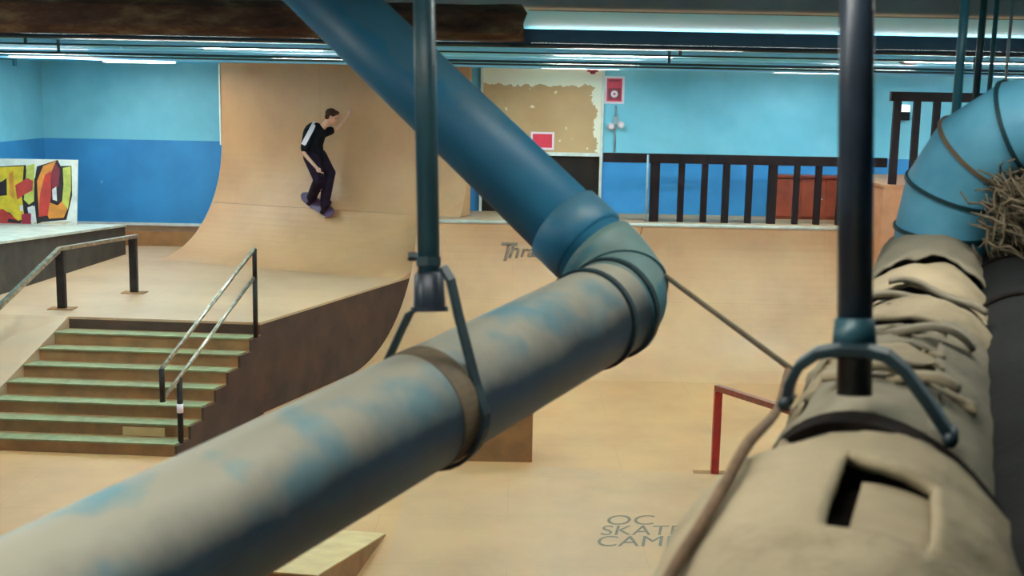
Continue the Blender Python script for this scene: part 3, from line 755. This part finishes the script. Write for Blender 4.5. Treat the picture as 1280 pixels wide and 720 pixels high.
for x in (-5.4, -1.8, 1.8, 5.4):
    trough(x, 5.445, zb5 + .003, 1, 'added fill light brightening the ceiling, hidden behind the grey ceiling beam', 24)
    trough(x, 8.355, zb7 + .003, -1, 'added slim fill light brightening the ceiling, fixed along the front of the dark beam', 12)
for x, Y, p in ((-2.4, 3.2, 34), (-2.2, 1.3, 28), (.8, 2.3, 10), (-.3, 1.2, 10)):  # unseen fill lights added to brighten the near pipes and duct
    fixture(x, Y, 'added fill light on the ceiling above the near pipes, out of view', p, .1, 'added fill lights above the near pipes')
wld = bpy.data.worlds.new('world'); scn.world = wld; wld.use_nodes = True
wld.node_tree.nodes['Background'].inputs[0].default_value = (.5, .7, .8, 1); wld.node_tree.nodes['Background'].inputs[1].default_value = .1

# ------------------------------------------------------------------ near pipes
E0 = dep(797, 368, 2.58); Aup = dep(400, -15, 3.0); Bn = dep(282, 643, 1.62)
da = (Aup - E0).normalized(); db = (Bn - E0).normalized()
rA, rB = .0875, .1
Aend = E0 + da * ((CZ - .0 - E0.z) / da.z * .985); Bend = E0 + db * ((-2.8 - E0.y) / db.y)
pa = thing('diagonal_blue_pipe', 'dark teal pipe slanting down from the ceiling to the elbow at centre', 'pipe', Aend)
mk('pipe_body', tube(nb(), [E0 + da * .13, Aend], rA, 40), 'pipe_a', pa, smooth=True)
mk('socket_rim', tube(nb(), [E0 + da * .155, E0 + da * .16, E0 + da * .235, E0 + da * .24], [rA * 1.0, rA * 1.10, rA * 1.10, rA * 1.0], 40), 'pipe_a', pa, smooth=True)
el_ = thing('pipe_elbow', 'pale teal right-angle elbow joining the two large pipes at centre', 'pipe fitting', E0)
# swept elbow arc between the two directions
Ra = .13; arc = []
c0, c1 = E0 + da * Ra, E0 + db * Ra
for i in range(13):
    t = i / 12; arc.append((1 - t) ** 2 * c0 + 2 * t * (1 - t) * E0.lerp((c0 + c1) / 2, .04) + t * t * c1)
mk('elbow_body', tube(nb(), arc, [rA * 1.12 + (rB * 1.02 - rA * 1.12) * i / 12 for i in range(13)], 40), 'elbow', el_, smooth=True)
def ring(p, d, R, w, th_, mat, par, name='seam_ring'):
    d = d.normalized()
    mk(name, tube(nb(), [p - d * w / 2, p - d * w / 2 * .98, p + d * w / 2 * .98, p + d * w / 2], [R * .97, R + th_, R + th_, R * .97], 44, True), mat, par, smooth=False)
ring(E0 + db * .115, db, rB * 1.02, .014, .006, 'strap', el_)
ring(arc[6], arc[7] - arc[5], rB * .99, .012, .006, 'elbow', el_)
pb = thing('large_dusty_pipe', 'large dusty blue-grey pipe running from the elbow to the lower left corner', 'pipe', E0 + db * 1.0)
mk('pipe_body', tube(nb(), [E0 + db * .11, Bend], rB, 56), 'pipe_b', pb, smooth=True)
# where along B is px~733 (ring) and px~535 (coupling)
def along(px, O, d):
    lo, hi = 0, 2.5
    for _ in range(50):
        m_ = (lo + hi) / 2; v = O + d * m_ - CP
        if 640 + F * v.dot(RV) / v.dot(FWD) > px: lo = m_
        else: hi = m_
    return lo
s_ = along(738, E0, db); ring(E0 + db * s_, db, rB, .012, .006, 'strap', pb)
s_ = along(545, E0, db)
ring(E0 + db * (s_ + .035), db, rB, .045, .0015, 'brace', pb, 'coupling_band')
# hanger on pipe B
hc = E0 + db * along(541, E0, db)
sd = Vector((-db.y, db.x, 0)).normalized(); sd = sd if sd.x > 0 else -sd
upp = db.cross(sd); upp = upp if upp.z > 0 else -upp
rodx = hc + Vector((0, 0, 0))
hg = thing('pipe_hanger', 'dark rod hanger with a looped strap holding the large dusty pipe', 'hanger', hc)
zbot = None
v = dep(537, 385, (hc - CP).dot(FWD)); zbot = v.z; rx = v.x; ryy = v.y
vt = dep(530, 5, (hc - CP).dot(FWD) + .0)
tdir = (Vector((vt.x, vt.y, vt.z)) - v).normalized(); ttop = v + tdir * ((CZ - v.z) / tdir.z)
mk('rod', tube(nb(), [v + tdir * .01, ttop], .0185, 20), 'rod', hg, smooth=True)
mk('ferrule', tube(nb(), [v, v + tdir * .004, v + tdir * .055, v + tdir * .06], [.026, .0265, .0245, .02], 20), 'rod_near', hg, smooth=True)
mk('washer', tube(nb(), [v + tdir * -.006, v + tdir * .002], .031, 20), 'rod_near', hg, smooth=False)
mk('side_bolt', tube(nb(), [v + tdir * .085 + Vector((-.034, 0, 0)), v + tdir * .085 + Vector((-.005, 0, 0))], .008, 6), 'strap', hg)
mk('crimp', tube(nb(), [v + tdir * .07, v + tdir * .085], .023, 6), 'strap', hg)
zc_ = v.z - hc.z
pth = [(.018, zc_ + .075), (.034, zc_ + .055), (.05, zc_ - .0), (.088, .045), (.108, -.0)]
for i in range(1, 16):
    a = -i / 16 * PI; pth.append((.108 * math.cos(a), .108 * math.sin(a)))
pth += [(-.108, 0), (-.102, .05), (-.075, .1), (-.05, zc_ - .01), (-.022, zc_ + .004)]
mk('loop_strap', strap(nb(), [hc + sd * a + Vector((0, 0, 1)) * b for a, b in pth], db, .02, .007), 'strap', hg, bevel=.0015)

# thin diagonal brace
p_a = dep(775, 303, 2.78); p_b = dep(990, 462, 2.05)
mk('diagonal_brace', tube(nb(), [p_a, p_b], .0052, 12), 'brace', None, smooth=True, label='thin dusty rod stretched from the elbow to the tan duct', cat='rod')

# ------------------------------------------------------------------ tan insulated duct
Fa = dep(1165, 352, 3.2); Na = dep(1120, 570, 1.72)
ax = (Na - Fa).normalized(); Fend = Fa - ax * .12
sx_ = Vector((-ax.y, ax.x, 0)).normalized(); sx_ = sx_ if sx_.x > 0 else -sx_
ux_ = ax.cross(sx_); ux_ = ux_ if ux_.z > 0 else -ux_
R_in, R_out = .13, .163
LN = (Na - Fa).length
def cyl(t, a, r): return Fa + ax * t + (sx_ * math.cos(a) + ux_ * math.sin(a)) * r
duct = thing('insulated_duct', 'large duct wrapped in torn tan canvas running towards the camera at right', 'duct', Fa)
mk('duct_core', tube(nb(), [Fend, Fa + ax * 4.2], R_in, 40), 'core', duct, smooth=True)
def jacket(name, t0, t1, r, mat, a0=0, a1=2 * PI, na=96, nt=40, skip=None, amp=.006, seed=0, th_=.012, rfun=None, ragged=0, label=None, warp=0):
    bm = nb(); G = []; full = abs(a1 - a0 - 2 * PI) < 1e-4
    cols_ = na if full else na + 1
    for i in range(nt + 1):
        row = []
        for k in range(cols_):
            a = a0 + (a1 - a0) * k / na; t = t0 + (t1 - t0) * i / nt
            if warp: t += gB * math.cos(a) * max(0, 1 - abs(t - t_gap) / .35)
            if ragged:
                e_ = 1 if i in (0, nt) else .6
                t += noise.noise(Vector((math.cos(a) * 2.5, math.sin(a) * 2.5, seed + i * .4))) * ragged * e_
            nn = noise.fractal(Vector((t * 9, math.cos(a) * 1.6, math.sin(a) * 1.6 + seed)), .9, 2.1, 4) * amp
            rr_ = (rfun(t, a) if rfun else r) + nn
            row.append(bm.verts.new(cyl(t, a, rr_)))
        G.append(row)
    for i in range(nt):
        for k in range(na):
            a = a0 + (a1 - a0) * (k + .5) / na; t = t0 + (t1 - t0) * (i + .5) / nt
            if skip and skip(t, a): continue
            k2 = (k + 1) % cols_
            bm.faces.new((G[i][k], G[i][k2], G[i + 1][k2], G[i + 1][k]))
    for v_ in [v for v in bm.verts if not v.link_faces]: bm.verts.remove(v_)
    o = mk(name, bm, mat, duct, smooth=True, label=label)
    so = o.modifiers.new('thick', 'SOLIDIFY'); so.thickness = th_; so.offset = -1
    return o
def to_ta(px, py, r=R_out):
    """duct coordinates of the visible point of the jacket under a pixel"""
    d = ray(px, py).normalized(); o = CP - Fa
    dp = d - ax * d.dot(ax); op = o - ax * o.dot(ax)
    A_, B_, C_ = dp.dot(dp), 2 * dp.dot(op), op.dot(op) - r * r
    D_ = B_ * B_ - 4 * A_ * C_
    if D_ < 0: D_ = 0
    t = (-B_ - math.sqrt(D_)) / (2 * A_); p = CP + d * t - Fa
    return p.dot(ax), math.atan2(p.dot(ux_), p.dot(sx_)) % (2 * PI)
ta = [to_ta(*p) for p in ((1048, 566), (1168, 606), (1166, 700), (1046, 655))]
print('hole', ta)
ht0 = (ta[0][0] + ta[1][0]) / 2; ht1 = (ta[2][0] + ta[3][0]) / 2
ha0 = (ta[1][1] + ta[2][1]) / 2; ha1 = (ta[0][1] + ta[3][1]) / 2
tc = LN - .02
gpts = [to_ta(*p_) for p_ in ((992, 505), (1050, 524), (1120, 546), (1190, 566), (1262, 590))]
print('gpts', gpts)
_n = len(gpts); _c = [math.cos(a) for t, a in gpts]; _t = [t for t, a in gpts]; _mc = sum(_c) / _n; _mt = sum(_t) / _n
gB = sum((c_ - _mc) * (t_ - _mt) for c_, t_ in zip(_c, _t)) / sum((c_ - _mc) ** 2 for c_ in _c); t_gap = _mt - gB * _mc + .05
print('tilt', gB, t_gap)
print('gap', t_gap, 'hole t', ht0, ht1, 'a', ha0, ha1, 'LN', LN)
jt0 = t_gap + .03
mk_j = jacket('near_jacket', jt0, 4.2, R_out, 'canvas', warp=1, na=120, nt=110, amp=.007, seed=1.3, th_=.012,
              skip=lambda t, a: ht0 < t < ht1 and ha0 < a < ha1,
              rfun=lambda t, a: R_out + .045 * max(0, -math.cos(a)) ** 1.3 * min(1, max(0, t - jt0) / .12) * max(0, 1 - max(0, t - jt0 - .1) * 2.6) + .004 * math.sin(t * 9) + (-.014 * max(0, 1 - (t - jt0) / .03)))
# inner board seen in the window cut, leaving a dark gap left and top
am = ha1 - (ha1 - ha0) * .2; tm0 = ht0 + (ht1 - ht0) * .13
jacket('inner_board', tm0, ht1 + .04, .148, 'canvas', a0=ha0 - .12, a1=am, na=16, nt=12, amp=.001, seed=3, th_=.01)
# far jacket pieces: a smooth section on the right and torn bands on the left / top
t1g = t_gap - .03
jacket('middle_jacket', to_ta(1200, 392)[0], t1g, .15, 'canvas_grey', a0=-PI * .9, a1=to_ta(1172, 440, .15)[1], na=70, nt=24, amp=.005, seed=5, ragged=.03, warp=1)
pa_t = [to_ta(1130, y, .15)[0] for y in (318, 345, 372, 398, 428, 452, 478, 505)]
print('bands', pa_t)
random.seed(11)
bands = [(-.14, .60, .150, 'canvas_grey', 0), (.70, 1.02, .151, 'canvas', .3), (1.12, 1.30, .152, 'canvas', .1), (1.39, 1.49, .150, 'canvas_grey', .5),
         (1.54, 1.66, .152, 'canvas', .2), (1.70, t1g + .01, .150, 'canvas_grey', .1)]
for i, (a_, b_, r_, m_, sh) in enumerate(bands):
    jacket('torn_band', a_, b_, r_, m_, a0=PI * (.12 if i < 3 else .38), a1=PI * 1.35, na=60, nt=10, amp=.011, seed=10 + i * 3.7, ragged=.055, th_=.006, warp=1)
jacket('under_jacket', -.1, t1g, .145, 'canvas_dark', a0=-PI * .95, a1=PI * .14, na=60, nt=30, amp=.006, seed=9, warp=1)  # lower side of the duct, its shade put into dark canvas
# loose folded cloth flaps
for i, (px, py, L_) in enumerate([(1150, 405, .16), (1110, 462, .12), (1175, 360, .18), (1140, 470, .14), (1100, 372, .1)]):
    t, a = to_ta(px, py, .16); pts = []
    for k in range(9):
        f = k / 8; pts.append(cyl(t + .03 * math.sin(f * 4 + i), a + (f - .5) * 1.1, .158 + .012 * math.sin(f * 6 + i)))
    mk('cloth_flap', strap(nb(), smoothpath(pts, 3), ax, .035, .008), 'canvas' if i % 2 else 'canvas_grey', duct, smooth=True)
# dark band added as the shadow in the gap between jackets
bpts = [cyl(t_gap + gB * math.cos(2 * PI * k / 48), 2 * PI * k / 48, .152) for k in range(48)]
mk('gap_shadow_band', strap(nb(), bpts, ax, .05, .01, closed=True), 'core', duct, label='dark band standing in for shadow in the jacket gap')

# hanger over the duct
dg = (cyl(t_gap, PI / 2, .15) - CP).dot(FWD)
hcn = Fa + ax * t_gap
h2 = thing('duct_hanger', 'dark steel rod with arched yoke gripping the tan duct at right', 'hanger', hcn)
dR = (hcn - CP).dot(FWD) - .0
print('depth rod', dR)
vb_ = dep(1068, 494, dR); vt_ = dep(1071, 5, dR); td = (vt_ - vb_).normalized()
mk('rod', tube(nb(), [vb_, vb_ + td * ((CZ - vb_.z) / td.z)], .0195, 24), 'rod_near', h2, smooth=True)
mk('collar', tube(nb(), [dep(1068, 440, dR), dep(1068, 398, dR)], [.025, .022], 20), 'rod', h2, smooth=True)
mk('nut', tube(nb(), [dep(1068, 432, dR), dep(1068, 447, dR)], .034, 6), 'strap', h2)
off = 0
def yk(px, py): return dep(px, py, dR)
# yoke arch lies in the plane square to the duct: use (side, up) coordinates about the axis
cw = vb_ - hcn; cs0 = cw.dot(sx_)
ytop = (dep(1068, 438, dR) - hcn).z
def on_gap(px, py):
    d = ray(px, py); return CP + d * ((hcn - CP).dot(ax) / d.dot(ax))
arch = [on_gap(*p) for p in ((984, 500), (988, 478), (1000, 456), (1022, 441), (1050, 436), (1085, 438), (1108, 444), (1130, 462), (1158, 500), (1188, 545))]
mk('yoke', strap(nb(), arch, ax, .034, .011), 'strap', h2, bevel=.002)
for p in (arch[0], arch[-1]):
    mk('yoke_bolt', tube(nb(), [p - ax * .02, p + ax * .022], .0085, 6), 'strap', h2, smooth=True)
# cord along the near-left flank
cp = []
for px, py in ((986, 468), (962, 505), (935, 548), (900, 607), (868, 662), (830, 728), (800, 790)):
    # step out to just in front of the duct flank
    t, a = to_ta(px, py, .166); base = cyl(t, a, .166)
    cp.append(base)
def surf_r(t, a): return R_out + .045 * max(0, -math.cos(a)) ** 1.3 * min(1, max(0, t - jt0) / .12) * max(0, 1 - max(0, t - jt0 - .1) * 2.6) + .004 * math.sin(t * 9)
def on_jacket(px, py, lift):
    r = .19
    for _ in range(25):
        t, a = to_ta(px, py, r); r = .5 * r + .5 * (surf_r(t - gB * math.cos(a) * max(0, 1 - abs(t - t_gap) / .35), a) + lift)
    return cyl(t, a, r)
d_end = [dep(985, 464, 2.0)] + [on_jacket(px, py, .012) for px, py in ((962, 506), (936, 553), (908, 603), (882, 648), (858, 686), (836, 724), (815, 765))]
mk('brown_cord', tube(nb(), smoothpath(d_end, 6), .0062, 10), 'rope', None, smooth=True, label='brown cord running down the left flank of the tan duct', cat='cord')
d3 = [p + Vector((.018, 0, -.012)) for p in d_end]
# second light strip edge on the jacket
ed = [cyl(jt0 + f * 1.5, to_ta(985, 540)[1] - .05 + .12 * f, R_out + .002) for f in [i / 20 for i in range(21)]]
mk('jacket_seam', tube(nb(), ed, .006, 8), 'canvas', duct, smooth=True)

# second dark duct at right
sd_f = dep(1262, 330, 3.6); 
d2n = thing('dark_duct', 'dark duct with shadow put into its colour, running beside the tan duct at the right edge', 'duct', sd_f)
a_far = sd_f - ax * .3; a_near = sd_f + ax * 5.0
mk('duct_body', tube(nb(), [a_far, a_near], .135, 40), 'canvas_dark', d2n, smooth=True)
for t in (.25, .8, 1.35): 
    p = sd_f + ax * t; mk('band', strap(nb(), [p + (sx_ * math.cos(2 * PI * k / 32) + ux_ * math.sin(2 * PI * k / 32)) * .137 for k in range(32)], ax, .03, .006, closed=True), 'core', d2n)
# grey-teal vertical stub behind
p1, p2 = dep(1262, 345, 3.3), dep(1262, 215, 3.3)
p1 = dep(1275, 380, 3.05); p2 = dep(1280, 270, 3.05)
gt_ = thing('grey_teal_pipe', 'grey-teal pipe stub rising at right edge under the blue pipe bend', 'pipe', p1)
mk('pipe_body', tube(nb(), [p1, p2 , p2 + Vector((.06, .12, .12))], .095, 32), 'pipe_d', gt_, smooth=True)

# straw insulation clump
random.seed(5)
bm = nb()
cc = dep(1268, 268, 2.86)
for i in range(420):
    p = cc + Vector((random.gauss(0, .04), random.gauss(0, .03), random.gauss(0, .05))); d = Vector((random.gauss(.8, .4), random.gauss(0, .4), random.gauss(-.5, .35))).normalized()
    pts = [p + d * (k * .035) + Vector((random.gauss(0, .008), random.gauss(0, .008), random.gauss(0, .008))) for k in range(4)]
    tube(bm, pts, [.0022, .003, .003, .0016], 5)
mk('straw_insulation', bm, 'straw', None, smooth=True, label='shaggy straw-coloured insulation hanging behind the blue pipe bend', cat='insulation', kind='stuff')

# ------------------------------------------------------------------ blue segmented bend at right
bl = thing('blue_pipe_bend', 'bright blue segmented pipe bend rising from the tan duct at upper right', 'pipe', dep(1178, 310, 3.1))
ctrl = [dep(1174, 330, 3.12), dep(1178, 288, 3.1), dep(1190, 238, 3.06), dep(1222, 190, 3.0), dep(1272, 160, 2.92), dep(1345, 150, 2.85), dep(1500, 150, 2.75)]
ctrl.append(Vector((XR - .01, ctrl[-1].y, ctrl[-1].z)))
rC = .118
mk('pipe_body', tube(nb(), ctrl, rC, 48), 'pipe_c', bl, smooth=True)
for i in range(1, len(ctrl) - 1):
    d = (ctrl[i + 1] - ctrl[i]).normalized() + (ctrl[i] - ctrl[i - 1]).normalized(); ring(ctrl[i], d, rC * 1.012, .010, .0035, 'conduit_dark' if i != 3 else 'brace', bl)

# slim hanger rods at upper right
for i, (px, yb, t, r, lab) in enumerate([(1190, 165, 3.35, .0125, 'thickest of the slim teal rods hanging at upper right'), (1215, 140, 4.0, .0115, 'slim dark rod right of the thickest teal rod at upper right'),
                                 (1232, 130, 4.6, .009, 'thin rod third from left among the rods above the blue bend'), (1252, 120, 5.1, .0065, 'thinnest rightmost rod hanging above the blue pipe bend')]):
    p = dep(px, yb + 35, t); q = Vector((p.x + .004, p.y, CZ))
    o = mk('hanger_rod', tube(nb(), [p, q], r, 12), ('rod_teal', 'rod', 'rod_teal', 'grey_beam')[i], None, smooth=True, label=lab, cat='rod', group=None)
    mk('ceiling_flange', tube(nb(), [(q.x, q.y, CZ - .01), (q.x, q.y, CZ)], r * 2.4, 12), 'rod', o)

# ------------------------------------------------------------------ skater
M['skin'] = simple('skin', (206, 150, 122), .5, 0, (196, 138, 110), 8)
M['shirt'] = simple('black_cotton', (20, 20, 23), .85, 0, (14, 14, 16), 12)
M['trouser'] = simple('dark_plum_trousers', (34, 22, 34), .85, 0, (24, 16, 26), 12)
M['hair'] = simple('brown_hair', (70, 44, 30), .7, 0, (46, 28, 20), 60)
M['shoe'] = simple('dark_suede', (40, 24, 28), .8)
M['boardwood'] = simple('purple_deck', (84, 50, 72), .5, 0, (66, 38, 58), 9)
M['wheel'] = simple('off_white_urethane', (210, 196, 180), .4)
for k_ in ('shirt', 'trouser', 'hair', 'shoe'): M[k_].node_tree.nodes['Principled BSDF'].inputs['Specular IOR Level'].default_value = .08
# where the board touches the ramp
d = ray(402, 261); t = 15.0; P0 = None
while t < 24:
    p = CP + d * t; q = (Vector((p.x, p.y)) - W0).dot(n2)
    if p.z < PZ + RR and 0 <= q < RR and (q - RR) ** 2 + (p.z - PZ - RR) ** 2 >= RR * RR: P0 = p; Q0 = q; break
    t += .005
nrm = Vector((n2.x * (RR - Q0), n2.y * (RR - Q0), PZ + RR - P0.z)).normalized()
U3 = Vector((u2.x, u2.y, 0)); dwn = nrm.cross(U3).normalized(); dwn = dwn if dwn.z < 0 else -dwn
lx = (U3 * math.cos(.45) + dwn * math.sin(.45)).normalized(); wx = nrm.cross(lx).normalized()
print('skater at', P0, Q0, nrm)
bd = thing('skateboard', 'purple skateboard under the feet of the skater on the curved ramp', 'skateboard', P0)
def bp(a, b, c): return P0 + lx * a + wx * b + nrm * c
bm = nb(); Ls = 18
tops = []
for i in range(Ls + 1):
    x = -.4 + .8 * i / Ls; w = .1 * math.sqrt(max(.02, 1 - (abs(x) / .405) ** 6)); k_ = max(0, abs(x) - .24); z = .105 + k_ * .38
    tops.append([bm.verts.new(bp(x, s * w, z + h)) for s, h in ((-1, 0), (1, 0), (1, .011), (-1, .011))])
for a, b in zip(tops, tops[1:]):
    for k in range(4): bm.faces.new((a[k], a[(k + 1) % 4], b[(k + 1) % 4], b[k]))
bm.faces.new(tops[0][::-1]); bm.faces.new(tops[-1])
mk('board_deck', bm, 'boardwood', bd)
for sx in (-.19, .19):
    bm = nb(); tube(bm, [bp(sx, -.075, .045), bp(sx, .075, .045)], .012, 10); tube(bm, [bp(sx, 0, .045), bp(sx, 0, .104)], [.014, .03], 10)
    tr_ = mk('truck', bm, 'grey_plastic', bd, smooth=True)
    for s in (-1, 1): mk('wheel', tube(nb(), [bp(sx, s * .075, .04), bp(sx, s * .078, .04), bp(sx, s * .105, .04), bp(sx, s * .108, .04)], [.02, .026, .026, .02], 16), 'wheel', tr_, smooth=True)
YK = P0.y
def cap(bm, pts, rs, seg=14):
    pts = [Vector(p) for p in pts]; tube(bm, pts, rs, seg)
    for p, r in ((pts[0], rs[0]), (pts[-1], rs[-1])): ellipsoid(bm, p, r, r, r, seg=12)
    for p, r in zip(pts[1:-1], rs[1:-1]): ellipsoid(bm, p, r, r, r, seg=12)
def remesh(o, vs, it=3):
    m = o.modifiers.new('fuse', 'REMESH'); m.mode = 'VOXEL'; m.voxel_size = vs; m.use_smooth_shade = True
    s = o.modifiers.new('soft', 'SMOOTH'); s.factor = .5; s.iterations = it
fL = bp(-.17, 0, .17); fR = bp(.17, 0, .17)          # ankles above the board
mid = (fL + fR) / 2
def S(px, py, dy): return aty(px, py, mid.y + dy)
hip = S(394, 196, -.12); chest = S(394, 167, -.16); neck = S(406, 156, -.17); headc = S(415, 146, -.18)
hpL, hpR = hip + Vector((-.05, -.08, 0)), hip + Vector((.05, .08, 0))
knL = S(399, 225, -.38); knR = S(412, 216, -.02)
shN, shF = chest + Vector((-.09, -.15, .02)), chest + Vector((.09, .15, .0))
elN = S(380, 192, -.42); haN = S(396, 210, -.48)
elF = S(424, 160, .12); haF = S(435, 144, .08)
sk = thing('skater', 'person in black shirt and dark trousers crouching on a skateboard high on the curved ramp', 'person', P0)
bm = nb()
cap(bm, [hip, hip.lerp(chest, .5), chest], [.125, .12, .15]); cap(bm, [shN, chest, shF], [.06, .1, .06])
cap(bm, [chest, neck, headc], [.08, .055, .05])
# head: skull, jaw, nose, ears; face turned to the right and slightly down
fx = Vector((.93, -.12, -.34)).normalized(); fz = Vector((.30, 0, .95)); fz = (fz - fx * fz.dot(fx)).normalized(); fy = fz.cross(fx)
HR = Matrix((fx, fy, fz)).transposed()
def hp(a, b, c): return headc + fx * a + fy * b + fz * c
ellipsoid(bm, hp(-.01, 0, .03), .098, .077, .092, HR, 24); ellipsoid(bm, hp(.028, 0, -.05), .062, .055, .065, HR, 20)
ellipsoid(bm, hp(.097, 0, -.02), .018, .012, .02, HR, 10)
ellipsoid(bm, hp(.083, 0, -.058), .012, .024, .006, HR, 10)
for s in (-1, 1): ellipsoid(bm, hp(0, s * .08, -.01), .018, .01, .03, HR, 10)
for hpj, kn, fo in ((hpL, knL, fL), (hpR, knR, fR)): cap(bm, [hpj, kn, fo], [.085, .055, .04])
for sh, el2, ha in ((shN, elN, haN), (shF, elF, haF)):
    cap(bm, [sh, el2, ha], [.05, .038, .026])
    dh = (ha - el2).normalized(); sdv = dh.cross(Vector((0, 1, 0))).normalized(); pn = ha + dh * .045
    ellipsoid(bm, pn, .042, .022, .042, None, 14)
    wv = dh.cross(sdv).normalized()
    for j, ln in enumerate((.062, .072, .068, .054)):
        b0 = ha + dh * .075 + wv * (.03 - .02 * j); b1_ = b0 + dh * ln * .55 + sdv * .008; b2 = b1_ + dh * ln * .42 + sdv * .02
        cap(bm, [b0, b1_, b2], [.0095, .0085, .0075], 8)
    b0 = ha + dh * .03 + wv * .035; cap(bm, [b0, b0 + dh * .025 + wv * .025, b0 + dh * .055 + wv * .032], [.011, .0095, .008], 8)
body = mk('body', bm, 'skin', sk, smooth=True); remesh(body, .0065, 3)
for s in (-1, 1): mk('eye', ellipsoid(nb(), hp(.078, s * .03, .0), .012, .012, .009, HR, 10), 'black', body, smooth=True)
bm = nb(); ellipsoid(bm, hp(-.025, 0, .045), .108, .088, .09, HR, 24); ellipsoid(bm, hp(.04, 0, .095), .055, .07, .03, HR, 14); ellipsoid(bm, hp(-.06, 0, -.02), .06, .072, .06, HR, 14)
o = mk('hair', bm, 'hair', sk, smooth=True); remesh(o, .008, 2)
bm = nb(); cap(bm, [hip + Vector((-.01, 0, -.03)), hip.lerp(chest, .5) + Vector((-.045, 0, 0)), chest + Vector((-.01, 0, 0))], [.165, .175, .19]); cap(bm, [shN, chest + Vector((0, 0, .03)), shF], [.085, .12, .085])
cap(bm, [shN, shN.lerp(elN, .75)], [.085, .075]); cap(bm, [shF, shF.lerp(elF, .5)], [.085, .07])
cap(bm, [chest, chest.lerp(neck, .6)], [.12, .07])
shirt = mk('shirt', bm, 'shirt', sk, smooth=True); remesh(shirt, .01, 3)
# white slash on the back of the shirt
dgr = bpy.context.evaluated_depsgraph_get(); dgr.update(); se = shirt.evaluated_get(dgr); mwi = shirt.matrix_world.inverted()
sp_ = []
for i in range(9):
    f = i / 8; d = ray(394 - 15 * f, 153 + 28 * f).normalized()
    ok, hit, nn_, _ = se.ray_cast(mwi @ CP, d)
    if ok: sp_.append(shirt.matrix_world @ hit - d * .006)
print('print pts', len(sp_))
mk('white_print', strap(nb(), sp_, (sp_[-1] - sp_[0]).cross(ray(387, 166)).normalized(), .075, .012), 'sign_white', shirt, label='white print down the back')
bm = nb()
for hpj, kn, fo in ((hpL, knL, fL), (hpR, knR, fR)): cap(bm, [hpj, kn, kn.lerp(fo, .88)], [.14, .105, .085])
cap(bm, [hpL, hpR], [.13, .13])
o = mk('trousers', bm, 'trouser', sk, smooth=True); remesh(o, .01, 3)
for f_a in (fL, fR):
    bm = nb(); base = f_a - nrm * .022
    tl = wx if wx.x > 0 else -wx
    cap(bm, [base - tl * .07, base + tl * .05, base + tl * .15], [.036, .04, .03]); cap(bm, [base, f_a + nrm * .02], [.045, .045])
    o = mk('shoe', bm, 'shoe', sk, smooth=True); remesh(o, .008, 2)
